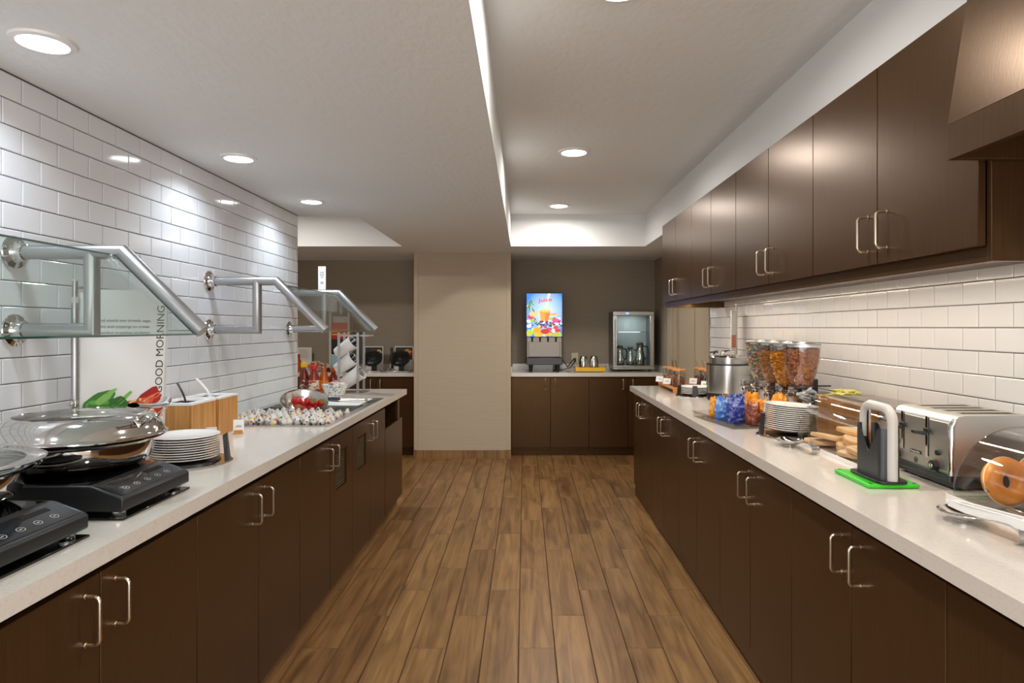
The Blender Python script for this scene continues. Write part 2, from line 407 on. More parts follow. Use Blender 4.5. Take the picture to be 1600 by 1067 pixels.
# ------------------------------------------------------------------ cabinets
def arc_handle(x, zc, y, cc=.107, pr=.033, r=.0043):
    rc = .014; P = [(x, y+.001, zc-cc/2)]
    for a in range(0, 91, 18): P.append((x, y-pr+rc-rc*sin(R(a)), zc-cc/2+rc-rc*cos(R(a))))
    for a in range(0, 91, 18): P.append((x, y-pr+rc-rc*cos(R(a)), zc+cc/2-rc+rc*sin(R(a))))
    P.append((x, y+.001, zc+cc/2))
    g = G(); g.tube(P, r, 10); g.lathe([(0, 0), (r*1.5, 0), (r*1.5, .002), (0, .002)], (x, y-.0005, zc-cc/2), 10, (0, -1, 0)); g.lathe([(0, 0), (r*1.5, 0), (r*1.5, .002), (0, .002)], (x, y-.0005, zc+cc/2), 10, (0, -1, 0))
    return g
def cabinet(name, label, cat, loc, rz, xs, z0, z1, depth, hz, grp, vents={}, handles=None, toe=None, gap=.004, carc_z=None):
    """local: front at y=0 facing -y, x along; xs are door boundaries"""
    t = thing(name, label, cat, loc, rz, grp); w = xs[-1]; th = .018
    ca, cb = carc_z or (z0, z1)
    g = G(); g.box(.001, th, .014, depth, ca, cb); g.box(w-th, w-.001, .014, depth, ca, cb); g.box(th, w-th, .002, depth, ca, ca+th); g.box(th, w-th, depth-.01, depth, ca+th, cb)
    g.box(th, w-th, .014, .03, cb-.03, cb)
    if name == 'wall_cabinet': g.box(th, w-th, .03, depth-.01, cb-th, cb)
    if toe: g.box(.001, w-.001, toe[1], toe[1]+.015, 0, ca-.003)
    obj('carcass', g, M['dark'], t)
    for k, (a, b) in enumerate(zip(xs, xs[1:])):
        a += gap/2; b -= gap/2; g = G()
        if k in vents:
            v0, v1, q0, q1 = vents[k]
            g.box(a, v0, -.019, 0, z0, z1); g.box(v1, b, -.019, 0, z0, z1); g.box(v0, v1, -.019, 0, z0, q0); g.box(v0, v1, -.019, 0, q1, z1)
            d = obj('door', g, M['dark'], t)
            gg = G(); n = 14
            for i in range(n):
                zz = q0+(q1-q0)*(i+.5)/n; gg.box(v0, v1, -.008, -.004, zz-.003, zz+.001)
            for i in range(7):
                xx = v0+(v1-v0)*(i+.5)/7; gg.box(xx-.0015, xx+.0015, -.005, -.002, q0, q1)
            obj('vent_grille', gg, M['grille'], d)
        else:
            g.box(a, b, -.019, 0, z0, z1); d = obj('door', g, M['dark'], t, .0012, 1)
        if handles and k in handles: obj('handle', arc_handle(handles[k], hz, -.019), M['nickel'], d)
    return t
HX = .052
LXF = -.984; RXF = .934
GL = 'base cabinets under the left counter'; GR = 'base cabinets under the right counter'; GU = 'wall cabinets over the right counter'
def pair(w1, w2): return {0: w1-HX, 1: w1+HX}
for y0, ym, y1, lb, vn in (
    (.165, .595, 1.025, 'nearest dark base cabinet at the camera end of the left counter', {}),
    (1.025, 1.455, 1.885, 'dark two-door base cabinet under the induction cookers', {}),
    (1.885, 2.32, 2.745, 'dark two-door base cabinet below the wooden boxes and plates', {}),
    (2.745, 3.17, 3.585, 'dark two-door base cabinet with a large vent in its right door, left counter', {1: (3.26-2.745, 3.47-2.745, .565, .76)}),
    (3.585, 4.0, 4.42, 'dark two-door base cabinet with a vent in its left door, below the strawberries', {0: (3.685-3.585, 3.89-3.585, .575, .765)})):
    cabinet('base_cabinet', lb, 'cabinet', (LXF, y0, 0), pi/2, [0, ym-y0, y1-y0], .10, .845, .60, .757, GL, vn, pair(ym-y0, 0), None, carc_z=(.10, .868))
for j in range(-1, 5):
    ym = 1.794+.805*j; y0 = ym-.404; y1 = ym+.4015
    if j == 4: y1 = 5.375
    lb = ['dark two-door base cabinet at the near end of the right counter', 'dark two-door base cabinet below the toaster and green board', 'dark two-door base cabinet below the bread case', 'dark two-door base cabinet below the snack bags', 'dark two-door base cabinet below the soup kettle', 'farthest dark base cabinet at the end of the right counter'][j+1]
    w = y1-y0
    cabinet('base_cabinet', lb, 'cabinet', (RXF, y1, 0), -pi/2, [0, y1-ym, w], .10, .845, .60, .75, GR, {}, pair(y1-ym, 0), (0, -.007), carc_z=(.10, .868))
# trash unit with an open slot
t = thing('waste_cabinet', 'dark waste cabinet with an open black slot at the left counter end', 'cabinet', (LXF, 4.42, 0), pi/2)
w = .61
obj('carcass', G().box(.001, .018, .002, .6, .1, .868).box(w-.018, w-.001, .002, .6, .1, .868).box(.018, w-.018, .002, .6, .1, .118).box(.018, w-.018, .59, .6, .118, .868), M['dark'], t)
obj('front_panel', B(.004, w, -.02, 0, .10, .698), M['dark'], t, .001)
obj('frame_stile', B(.444, .50, -.019, 0, .70, .85), M['dark'], t, .001)
obj('liner', G().box(.02, w-.02, .3, .31, .5, .866).box(.02, w-.02, .01, .3, .5, .51), M['darkhole'], t)
g = G(); g.box(-1.02, -1.003, -.5, 3.0, 0, .098); g.box(-1.02, -1.003, 3.003, 5.02, 0, .098); struct('baseboard_left', g, M['plank'])
# wall cabinets
for k in range(4):
    y0 = 1.509+.868*k; y1 = y0+.868
    lb = ['nearest dark wall cabinet, beside the hood', 'second dark wall cabinet from the hood', 'third dark wall cabinet from the hood', 'farthest dark wall cabinet from the hood'][k]
    t = cabinet('wall_cabinet', lb, 'cabinet', (1.089, y1, 0), -pi/2, [0, .434, .868], 1.593, 2.19, .46, 1.69, GU, {}, pair(.434, 0), carc_z=(1.60, 2.195))
    obj('light_rail', B(0, .868, .004, .022, 1.556, 1.60), M['dark'], t, .001)
    if k == 0: obj('end_panel', G().box(.868, .884, 0, .46, 1.556, 2.195), M['dark'], t, .001)
    if k == 3: obj('end_rail', G().box(.0, .016, .022, .46, 1.556, 1.60), M['dark'], t, .001)
# LED strip under the wall cabinets
t = thing('light_strip', 'warm under-cabinet light strip above the right tiles', 'light', (1.30, 1.5, 1.597))
obj('housing', B(-.012, .012, .05, 3.40, -.008, .002), M['white'], t)
g = G()
for i in range(95):
    yy = .07+i*.035; g.box(-.006, .006, yy, yy+.012, -.010, -.0078)
obj('diodes', g, M['led'], t)
for i in range(3):
    ld = bpy.data.lights.new('strip_lamp', 'AREA'); ld.shape = 'RECTANGLE'; ld.size = .02; ld.size_y = 1.1; ld.energy = P_STRIP; ld.color = (1, .87, .70)
    lo = bpy.data.objects.new('strip_lamp', ld); C.objects.link(lo); lo.parent = t; lo.location = (0, .62+1.12*i, -.013)
# hood
t = thing('range_hood', 'dark wood range hood tapering upward at the top right', 'range hood', (0, 0, 0))
HY0, HY1 = .35, 1.482; hb, hm = 1.787, 1.868
g = G(); g.box(.978, .996, HY0, HY1, hb, hm); g.box(.996, WR-.008, HY1-.018, HY1, hb, hm); g.box(.996, WR-.008, HY0, HY0+.018, hb, hm); g.box(.996, WR-.008, HY0+.018, HY1-.018, hm-.03, hm-.015)
obj('lower_band', g, M['dark'], t, .001)
pts = [(.978, hm), (WR-.008, hm), (WR-.008, ZC-.004), (1.025, ZC-.004)]
g = G(); a0, a1 = HY0, HY1
v = [(x, HY0+(0 if z < 2 else .05), z) for x, z in pts]; v2 = [(x, HY1-(0 if z < 2 else .006), z) for x, z in pts]
i = [g.pt(p) for p in v]; j = [g.pt(p) for p in v2]
g.face(i); g.face(j[::-1])
for k in range(4): g.face((i[k], i[(k+1) % 4], j[(k+1) % 4], j[k]))
obj('canopy', g, M['dark'], t, .001)
# back cabinets
for x0, xm, x1, lb in ((-.146, .279, .700, 'dark two-door base cabinet under the juice machine'), (.700, 1.122, 1.535, 'dark two-door base cabinet under the glass-door cooler'),
                   (-2.06, -1.623, -1.192, 'dark two-door base cabinet under the waffle makers'), (-2.93, -2.495, -2.06, 'dark base cabinet behind the tile wall end, under the jars')):
    cabinet('base_cabinet', lb, 'cabinet', (x0, 6.99, 0), 0, [0, xm-x0, x1-x0], .10, .855, .56, .785, 'base cabinets on the back wall', {}, pair(xm-x0, 0), (0, .05), carc_z=(.10, .868))

# ------------------------------------------------------------------ countertops
SB = HC-.041
t = thing('countertop', 'long white quartz countertop on the left with a drop-in well', 'countertop')
hx0, hx1, hy0, hy1 = -1.565, -1.000, 3.20, 4.39
g = G(); g.box(WL+.007, -.945, .1, hy0, SB, HC); g.box(WL+.007, hx0, hy0, hy1, SB, HC); g.box(hx1, -.945, hy0, hy1, SB, HC); g.box(WL+.007, -.945, hy1, 4.53, SB, HC); g.box(-1.95, -.945, 4.5305, 5.13, SB, HC)
obj('slab', g, M['quartz'], t)
t = thing('countertop', 'long white quartz countertop on the right', 'countertop')
obj('slab', B(.886, WR-.007, .1, 2.609, SB, HC), M['quartz'], t); obj('slab', B(.886, WR-.007, 2.6095, 5.40, SB, HC), M['quartz'], t)
t = thing('countertop', 'white back countertop under the juice machine', 'countertop')
obj('slab', B(cx1+.001, 1.538, 6.95, WB-.001, SB, HC), M['quartz'], t, .001); obj('backsplash', G().box(cx1+.001, 1.538, WB-.02, WB-.001, HC, HC+.065).box(cx1+.001, cx1+.012, 6.96, WB-.02, HC, HC+.065).box(1.526, 1.538, 7.0, WB-.02, HC, HC+.065), M['quartz'], t)
t = thing('countertop', 'white back countertop under the waffle makers', 'countertop')
obj('slab', B(-3.29, cx0-.001, 6.95, WB-.001, SB, HC), M['quartz'], t, .001); obj('backsplash', B(-3.29, cx0-.001, WB-.02, WB-.001, HC, HC+.065), M['quartz'], t)

# ------------------------------------------------------------------ sneeze guards
def bracket(parent, y):
    b = obj('bracket', G().tube([(WL+.01, y, 1.637), (-1.262, y, 1.637), (-1.012, y, 1.388)], .0225, 24).tube([(WL+.01, y, 1.392), (-1.359, y, 1.392), (-1.359, y, 1.637)], .0225, 24), M['satin'], parent, ang=40)
    for z in (1.637, 1.392):
        g = G(); g.lathe([(0, 0), (.050, 0), (.052, .003), (.050, .007), (.034, .012), (.029, .02), (.027, .038), (.0226, .04), (.0226, 0)], (WL+.0045, y, z), 32, (1, 0, 0))
        for a in (40, 160, 280): g.lathe([(0, 0), (.005, 0), (.004, .003), (0, .0035)], (WL+.0125, y+.041*cos(R(a)), z+.041*sin(R(a))), 10, (1, 0, 0))
        obj('wall_flange', g, M['chrome'], b)
def guard(ya, yb, label):
    t = thing('sneeze_guard', label, 'sneeze guard')
    for y in (ya, yb): bracket(t, y)
    d = Vector((.25, 0, -.249)).normalized(); n = Vector((-d.z, 0, d.x))*-1
    a = Vector((-1.272, ya+.016, 1.622)); b = Vector((-1.027, ya+.016, 1.378)); L = Vector((0, yb-ya-.032, 0)); th = n*.006 if n.z > 0 else n*-.006
    g = G(); g.prism([a, b, b+th, a+th], L); gl = obj('glass_pane', g, M['glass'], t)
    g = G(); e = .0012
    g.prism([b, b+d*e, b+d*e+th, b+th], L); g.prism([a, a-d*e, a-d*e+th, a+th], L); obj('glass_edge', g, M['edge'], gl)
    g = G(); 
    for yy in (ya+.0155, yb-.0165): g.prism([a-d*.004-n*.004, b+d*.004-n*.004, b+d*.004+n*.004, a-d*.004+n*.004], (0, 0, 0)) if False else g.prism([Vector((a.x, yy, a.z))-th*.4, Vector((b.x, yy, b.z))-th*.4, Vector((b.x, yy, b.z))+th*1.4, Vector((a.x, yy, a.z))+th*1.4], (0, .001, 0))
    obj('gasket', g, M['black'], gl)
guard(.90, 2.01, 'near steel tube sneeze guard with slanted glass above the chafing pans')
guard(3.25, 4.35, 'far steel tube sneeze guard with slanted glass above the strawberries')
t = thing('label_holder', 'small upright white label card on the far sneeze guard tube', 'sign', (-1.378, 4.35, 1.659))
obj('card', B(-.026, .026, -.002, .002, .0, .158), M['card'], t, .0005)
g = G(); g.smooth = False
for i, (a, b) in enumerate(((.014, .118), (.016, .106), (.013, .094), (.008, .082), (.010, .05), (.009, .042))): g.box(-a, a, -.0026, -.002, b-.0022, b+.0022)
obj('print_lines', g, M['inkg'], t)

# ------------------------------------------------------------------ plates and holders
def plate_mesh(r=.115):
    k = r/.115
    return G().lathe([(0, .003), (.055*k, .002), (.062*k, 0), (.070*k, .002), (.108*k, .0125), (.115*k, .0145), (.1155*k, .016), (.114*k, .017), (.104*k, .0145), (.068*k, .006), (0, .005)], n=48).mesh('plate', M['ceramic'], 50)
PM = plate_mesh(); PM2 = plate_mesh(.112)
def plates(x, y, z, n, sp, mesh, where, grp, tilt=(0, 0)):
    for k in range(n):
        od = ['topmost', 'second', 'third', 'fourth', 'fifth', 'sixth', 'seventh', 'eighth', 'ninth', 'tenth', 'eleventh', 'twelfth', 'thirteenth'][n-1-k]
        lb = ('topmost white plate of the %s' % where) if k == n-1 else ('bottom white plate of the %s' % where) if k == 0 else ('white plate, %s from the top of the %s' % (od, where))
        o = obj('plate', mesh, None); tag(o, lb, 'plate', grp)
        q = .0009
        at(o, x+random.uniform(-q, q)*2+tilt[1]*k*sp, y+random.uniform(-q, q)*2, z+k*sp, 0, tilt[0], tilt[1])
def holder(x, y, az, label, hgt=.09, r=.132, wpost=.042):
    t = thing('plate_holder', label, 'plate holder', (x, y, HC))
    obj('base_ring', G().lathe([(0, 0), (r+.008, 0), (r+.010, .004), (r+.004, .008), (r-.02, .007), (0, .007)], n=56), M['chrome'], t)
    obj('pad', G().lathe([(0, .007), (r-.03, .007), (r-.032, .011), (0, .011)], n=40), M['black'], t)
    for a in az:
        g = G(); g.T = Matrix.Rotation(R(a), 4, 'Z'); n = 10
        def f(u, v):
            ph = (u-.5)*wpost/r*(1-.18*v); rr = r+.002-.010*v; return (rr*cos(ph), rr*sin(ph), .004+v*hgt)
        o1 = [f(i/n, 0) for i in range(n+1)]; 
        g.grid(f, n, 4); g.grid(lambda u, v: (f(u, v)[0]-.009, f(u, v)[1], f(u, v)[2]), n, 4)
        g.grid(lambda u, v: (f(u, 1)[0]-.009*v, f(u, 1)[1], f(u, 1)[2]+.004*sin(pi*v)), n, 2)
        for e in (0, 1): g.grid(lambda u, v, e=e: (f(e, u)[0]-.009*v, f(e, u)[1], f(e, u)[2]), 4, 1)
        obj('post', g, M['black'], t)
    return t
holder(-1.232, 2.32, (13, 103, 193), 'round chrome plate holder with black posts on the left counter', .095, .150, .06)
plates(-1.232, 2.32, HC+.012, 10, .0085, PM, 'stack beside the black induction cooker', 'plates in the left counter stack')
holder(1.20, 2.905, (180, 300, 60), 'round chrome plate holder with black posts next to the bread case', .10)
plates(1.200, 2.905, HC+.022, 13, .0088, PM, 'tall stack next to the bread case', 'plates in the stack by the bread case', (0, R(3.5)))
holder(1.22, 4.60, (195, 257, 20), 'round chrome plate holder next to the soup kettle', .075)
plates(1.22, 4.60, HC+.012, 5, .0105, PM2, 'low stack next to the soup kettle', 'plates in the stack by the kettle')

# ------------------------------------------------------------------ induction cookers and chafing pans
def cooker(y0, label):
    t = thing('induction_cooker', label, 'cooker', (-1.022, y0, HC+.006))      # front edge on local x=0, y along
    L = .322
    prof = [(-.385, .020), (-.004, .014), (0, .018), (0, .046), (-.006, .052), (-.075, .078), (-.085, .080), (-.375, .080), (-.385, .074)]
    obj('body', G().prism([(x, 0, z) for x, z in prof], (0, L, 0)), M['black'], t, .003)
    d = Vector((-.069, 0, .026)).normalized()
    a = Vector((-.010, .012, .0545)); b = a+d*.064; n = Vector((.026, 0, .069)).normalized()*.0006
    g = G(); g.prism([a, b, b+n, a+n], (0, L-.024, 0)); cp = obj('control_panel', g, M['panelgl'], t)
    obj('glass_top', B(-.372, -.088, .012, L-.012, .0795, .0815), M['blackgl'], t, .001)
    g = G(); g.smooth = False
    for k in range(5):
        yy = .05+.048*k; c = a+d*.022+n*1.6+Vector((0, yy, 0))
        for q in range(20):
            a0, a1 = 2*pi*q/20, 2*pi*(q+1)/20
            P = [c+d*(rr*sin(x)*.9)+Vector((0, rr*cos(x)*1.2, 0)) for rr, x in ((.0085, a0), (.0085, a1), (.0074, a1), (.0074, a0))]
            g.poly(P)
        g.poly([c+d*-.001+Vector((0, -.004, 0)), c+d*-.001+Vector((0, .004, 0)), c+d*.001+Vector((0, .004, 0)), c+d*.001+Vector((0, -.004, 0))])
    obj('button_print', g, M['lgrey'], cp)
    c = a+d*.045+n*1.2
    g = G(); g.prism([c+Vector((0, .18, 0)), c+d*.014+Vector((0, .18, 0)), c+d*.014+Vector((0, .26, 0)), c+Vector((0, .26, 0))], n); obj('display', g, M['darkhole'], cp)
    for x in (-.03, -.35):
        for y in (.03, L-.03): obj('foot', G().lathe([(0, 0), (.016, 0), (.018, .004), (.018, .018), (0, .018)], (x, y, 0), 18), M['steel'], t)
    m = tag(obj('glass_mat', B(-.39, .0, y0-y0, .324, 0, .006), M['blackgl'], None, .001), 'black glass mat under the ' + label.split(' under')[0], 'mat', 'mats under the cookers')
    m.location = (-1.020, y0-.001, HC)
cooker(1.178, 'near black induction cooker under the open steel pan')
cooker(1.627, 'far black induction cooker under the domed chafing pan')
def pan_body(t, s=1):
    g = G(); g.lathe([(0, 0), (.13, 0), (.155, .006), (.178, .024), (.186, .040), (.187, .072), (.190, .074), (.198, .080), (.212, .082), (.218, .086), (.212, .088), (.196, .085), (.182, .078), (.180, .045), (.16, .02), (0, .012)], n=64)
    return obj('pan_body', g, M['chrome'], t)
zt = HC+.006+.0815
t = thing('chafing_pan', 'large round steel chafing pan with domed glass-top lid', 'chafing pan', (-1.29, 1.86, zt))
pan_body(t)
lid = obj('lid', G().lathe([(.182, .083), (.214, .088), (.221, .091), (.222, .094), (.216, .098), (.213, .104), (.207, .118), (.195, .133), (.180, .145), (.168, .151), (.160, .1535), (.159, .151), (.178, .141), (.203, .117), (.209, .100), (.182, .083)], n=72), M['chrome'], t)
obj('lid_window', G().lathe([(.163, .151), (.150, .1545), (.09, .159), (0, .161)], n=56), M['glass'], lid)
obj('water_pan', G().lathe([(.181, .080), (.168, .078), (.165, .05), (.15, .045), (0, .045)], n=48), M['steel'], t)
obj('food', G().lathe([(.150, .055), (.10, .064), (0, .068)], n=40), M['eggs'], t)
hp = thing  # (handle at the aisle side)
g = G(); 
def bar(u, v):
    y = -.09+.16*u; w_ = .017+.004*sin(pi*u); a = v*2*pi
    zc = .178+.010*(abs(u-.5)*2)**2; return (.228-.02*(abs(u-.5)*2)**2+w_*cos(a), y, zc+.007*sin(a))
g.grid(bar, 16, 12); 
hd = obj('lid_handle', g, M['chrome'], lid)
for yy in (-.042, .050):
    g = G()
    g.tube([(.180, yy, .138), (.198, yy, .146), (.214, yy, .160), (.224, yy, .174)], .0055, 10, flat=.6)
    g.tube([(.180, yy, .140), (.202, yy, .126)], .005, 8)
    g.lathe([(0, 0), (.008, 0), (.007, .004), (0, .006)], (.192, yy, .142), 12, (.6, 0, .8))
    obj('handle_bracket', g, M['chrome'], hd)
t = thing('chafing_pan', 'near round steel pan with a flat clear lid, cut by the left edge', 'chafing pan', (-1.327, 1.40, zt))
pan_body(t)
lid = obj('lid', G().lathe([(.196, .090), (.214, .096), (.226, .099), (.228, .102), (.222, .104), (.208, .101), (.190, .104), (.186, .101), (.196, .090)], n=72), M['chrome'], t)
obj('lid_window', G().lathe([(.189, .103), (.12, .107), (0, .108)], n=56), M['glass'], lid)
obj('water_pan', G().lathe([(.181, .080), (.168, .078), (.165, .04), (.15, .03), (0, .03)], n=48), M['steel'], t)
g = G(); g.tube([(-.12, .2-.06, .06), (.0, .10, .085), (.13, .05, .09)], .006, 8)
# ------------------------------------------------------------------ poster stand, left
P1 = Vector((-1.505, 2.165, 0)); dP = Vector((.698, .717, 0)).normalized(); nP = Vector((.717, -.698, 0)).normalized()
def pm_(u, v, off=0):    # u along width, v = height above the counter
    flare = -.020*max(0, (.62-v)/.62)*(u/.275); bow = .012*sin(pi*u/.275)
    p = P1 + dP*(u+flare) + nP*(bow+off); return Vector((p.x, p.y, HC+v))
t = thing('poster_stand', 'white breakfast poster reading GOOD MORNING on a grey pole stand', 'sign')
g = G(); g.grid(lambda a, b: pm_(a*.275, .05+b*.572), 12, 6); g.grid(lambda a, b: pm_(a*.275, .05+b*.572, -.0025), 12, 6)
g.grid(lambda a, b: pm_(.275, .05+b*.572, -.0025*a), 1, 6); g.grid(lambda a, b: pm_(0, .05+b*.572, -.0025*a), 1, 6); g.grid(lambda a, b: pm_(a*.275, .622, -.0025*b), 12, 1)
ps = obj('poster', g, M['poster'], t, ang=60)
g = G(); g.grid(lambda a, b: pm_(.268+.008*a, .05+b*.572, .0012), 1, 8); g.grid(lambda a, b: pm_(.276, .05+b*.572, .0012-.005*a), 1, 8); obj('poster_edge', g, M['lgrey'], ps)
g = text_g('GOOD MORNING', lambda x, y: pm_(.262-y, .252+x, .0006), .318, .026); obj('title_lettering', g, M['ink'], ps)
for k, (s, w_) in enumerate((('Mix and match our breads, eggs,', .190), ('proteins and toppings to create', .185), ('your perfect breakfast sandwich.', .190))):
    g = text_g(s, lambda x, y, k=k: pm_(.026+x, .508-k*.0215+y, .0006), w_, .0125); obj('small_lettering', g, M['ink'], ps)
# food picture at the foot of the poster
g = G(); g.smooth = False; rnd = random.Random(3)
def blob(u, v, a, b, c, off, rot=0, n=18, wob=.12):
    g.col = c; ph = rnd.random()*6; P = []
    for k in range(n):
        th = 2*pi*k/n; rr = 1+wob*sin(3*th+ph)+wob*.6*sin(5*th+2*ph); x, y = a*rr*cos(th), b*rr*sin(th)
        uu, vv = u+x*cos(rot)-y*sin(rot), v+x*sin(rot)+y*cos(rot)
        P.append(pm_(min(.267, max(.004, uu)), max(.052, vv), off))
    g.poly(P)
off = .0006
blob(.135, .13, .135, .085, srgb(196, 120, 66), off)
for k in range(26):
    off += .00002; blob(rnd.uniform(.02, .25), rnd.uniform(.06, .23), rnd.uniform(.02, .05), rnd.uniform(.010, .02), rnd.choice([srgb(170, 52, 30), srgb(200, 96, 50), srgb(222, 150, 90), srgb(150, 40, 26), srgb(235, 190, 130)]), off, rnd.uniform(-.6, .9))
for u, v, a, b, c, r_ in ((.215, .245, .045, .022, srgb(160, 34, 30), .5), (.225, .235, .035, .010, srgb(222, 120, 90), .6), (.25, .21, .03, .025, srgb(168, 40, 30), -.7), (.20, .20, .05, .014, srgb(205, 84, 40), .9), (.17, .215, .03, .012, srgb(190, 90, 40), .2),
                        (.06, .235, .05, .034, srgb(52, 120, 34), .5), (.05, .215, .045, .026, srgb(92, 160, 60), .3), (.075, .25, .04, .012, srgb(130, 185, 90), .7), (.12, .225, .035, .022, srgb(44, 104, 36), -.4), (.125, .235, .05, .006, srgb(120, 180, 60), .75), (.10, .20, .03, .02, srgb(60, 130, 45), .2)):
    off += .00003; blob(u, v, a, b, c, off, r_)
obj('food_print', g, M['print'], ps)
px, py = P1.x-.008, P1.y-.012
obj('base_plate', G().lathe([(0, 0), (.10, 0), (.10, .006), (.02, .012), (0, .012)], (px+.02, py+.05, HC), 32), M['satin'], t)
po = obj('pole', G().cyl((px, py, HC+.008), (px, py, HC+.588), .0115).cyl((px, py, HC+.58), (px, py, HC+.650), .0085), M['satin'], t)
obj('collar', G().cyl((px, py, HC+.573), (px, py, HC+.593), .0135).lathe([(0, 0), (.011, 0), (.011, .006), (0, .008)], (px, py, HC+.646), 16), M['lgrey'], po)
obj('clip', G().cyl((px, py, HC+.625), (px+.028, py+.022, HC+.625), .005), M['chrome'], po); obj('clamp_ball', G().lathe([(0, -.016), (.012, -.010), (.016, 0), (.012, .010), (0, .016)], (px+.003, py-.012, HC+.235), 16), M['chrome'], po)

# ------------------------------------------------------------------ bamboo boxes, cards
def boxb(x0, x1, y0, y1, h, label, spoon_m, sp_rot):
    t = thing('condiment_box', label, 'box', (x0, y0, HC)); w, d = x1-x0, y1-y0
    g = G(); g.box(0, .010, 0, d, 0, h); g.box(w-.010, w, 0, d, 0, h); g.box(.010, w-.010, 0, .010, 0, h); g.box(.010, w-.010, d-.010, d, 0, h); g.box(.01, w-.01, .01, d-.01, 0, .01)
    obj('box_body', g, M['bamboo'], t)
    g = G(); g.box(-.001, w+.001, -.001, .03, h, h+.009); g.box(-.001, w+.001, d-.03, d+.001, h, h+.009); g.box(-.001, .03, .03, d-.03, h, h+.009); g.box(w-.03, w+.001, .03, d-.03, h, h+.009); g.box(.03, w-.03, .03, d-.03, h-.01, h-.006)
    obj('lid_insert', g, M['white'], t, .001)
    return t
boxb(-1.560, -1.389, 2.665, 2.878, .165, 'nearer bamboo box with white lid and black spoon', None, 0)
boxb(-1.560, -1.389, 2.905, 3.095, .165, 'farther bamboo box with white lid and white spoon', None, 0)
def spoon(x, y, z, m, dx, label, wd):
    g = G(); P = []
    for k in range(9):
        a = k/8; P.append((x+dx*(1-a)**1.6+.004*a, y-.01*(1-a), z+.085*a if False else z+.085*(1-a)))
    g.tube(P, wd, 10, flat=.45)
    g.lathe([(0, 0), (.016, .006), (.020, .014), (.018, .016), (0, .006)], (x+.004, y, z-.015), 16)
    return tag(obj('spoon', g, m), label, 'spoon')
spoon(-1.472, 2.77, HC+.168, M['black'], -.028, 'black spoon sticking out of the nearer bamboo box', .008)
spoon(-1.475, 2.99, HC+.168, M['white'], -.055, 'white spoon sticking out of the farther bamboo box', .010)
def cardstand(x, y, z, rz, w, h, label, tilt=-.2, wood=True):
    t = thing('label_card', label, 'label', (x, y, z), rz, 'small label cards')
    if wood: obj('wood_foot', B(-w*.4, w*.4, -.012, .016, 0, .018), M['bamboo2'], t, .001)
    c = obj('card', B(-w/2, w/2, -.001, .001, 0, h), M['card'], t); c.location = (0, 0, .006 if wood else 0); c.rotation_euler = (tilt, 0, 0)
    g = G(); g.smooth = False; g.box(-w*.3, w*.3, -.0014, -.001, h*.42, h*.47); g.box(-w*.22, w*.22, -.0014, -.001, h*.52, h*.56); obj('print_lines', g, M['inkg'], c)
    return t
cardstand(-1.352, 2.76, HC, .35, .042, .055, 'small white label card before the nearer bamboo box')
cardstand(-1.322, 2.955, HC, .35, .046, .060, 'small white label card on a wooden foot before the farther bamboo box')

# ------------------------------------------------------------------ drop-in well and what it holds
t = thing('drop_in_well', 'stainless steel drop-in well holding creamers and strawberries', 'sink')
g = G(); rx0, rx1, ry0, ry1 = -1.597, -.972, 3.165, 4.425; q = .032
for a in ((rx0, rx1, ry0, ry0+q), (rx0, rx1, ry1-q, ry1), (rx0, rx0+q, ry0+q, ry1-q), (rx1-q, rx1, ry0+q, ry1-q)): g.box(a[0], a[1], a[2], a[3], HC, HC+.005)
obj('rim', g, M['steel'], t)
g = G(); ix0, ix1, iy0, iy1 = rx0+q, rx1-q, ry0+q, ry1-q; zb = HC-.062
g.box(ix0, ix0+.002, iy0, iy1, zb, HC+.004); g.box(ix1-.002, ix1, iy0, iy1, zb, HC+.004); g.box(ix0, ix1, iy0, iy0+.002, zb, HC+.004); g.box(ix0, ix1, iy1-.002, iy1, zb, HC+.004); g.box(ix0, ix1, iy0, iy1, zb-.002, zb)
obj('basin', g, M['steel'], t)
g = G(); g.box(ix0+.003, ix1-.003, iy0+.003, 3.635, HC-.012, HC-.009); g.box(ix0+.003, ix1-.003, 3.632, 3.635, HC-.06, HC-.009)
obj('insert_tray', g, M['steel'], t)
g = G(); g.box(ix0+.003, ix1-.003, 3.94, 3.955, HC-.02, HC+.003); g.box(ix0+.003, ix1-.003, 4.33, 4.345, HC-.02, HC+.003); obj('divider', g, M['steel'], t)
cm = G(); cm.lathe([(0, 0), (.0125, 0), (.0165, .016), (.0185, .020), (.0175, .023), (.009, .036), (.003, .043), (0, .044)], n=10); cmm = cm.mesh('creamer', M['creamer'], 80)
for i in range(14):
    for j in range(10):
        o = tag(obj('creamer', cmm, None), 'small printed creamer in the tray beside the strawberry bowl', 'creamer', 'creamers in the steel tray')
        at(o, -1.53+.0385*i+random.uniform(-.005, .005)+(.018 if j % 2 else 0), 3.225+.042*j+random.uniform(-.005, .005), HC-.009+random.choice((0, .004, .010)), random.uniform(0, 6), random.uniform(-.35, .35), random.uniform(-.35, .35))
bt = thing('steel_bowl', 'tilted steel bowl of strawberries in the well', 'bowl', (-1.325, 3.84, HC+.030))
bt.rotation_euler = (R(22), R(13), 0)
g = G(); g.lathe([(0, -.075), (.05, -.075), (.085, -.060), (.118, -.02), (.130, .02), (.136, .026), (.137, .023), (.133, .018), (.121, -.022), (.088, -.064), (.05, -.079), (0, -.079)], n=56); obj('bowl_body', g, M['steel_plain'], bt); obj('bowl_rim', G().tube([(.1365*cos(2*pi*k/48), .1365*sin(2*pi*k/48), .0255) for k in range(49)], .0028, 8), M['chrome'], bt)
sm = G(); sm.lathe([(0, 0), (.008, .002), (.016, .012), (.019, .022), (.017, .031), (.008, .035), (0, .034)], n=14); smm = sm.mesh('strawberry', M['straw'], 80)
lm = G()
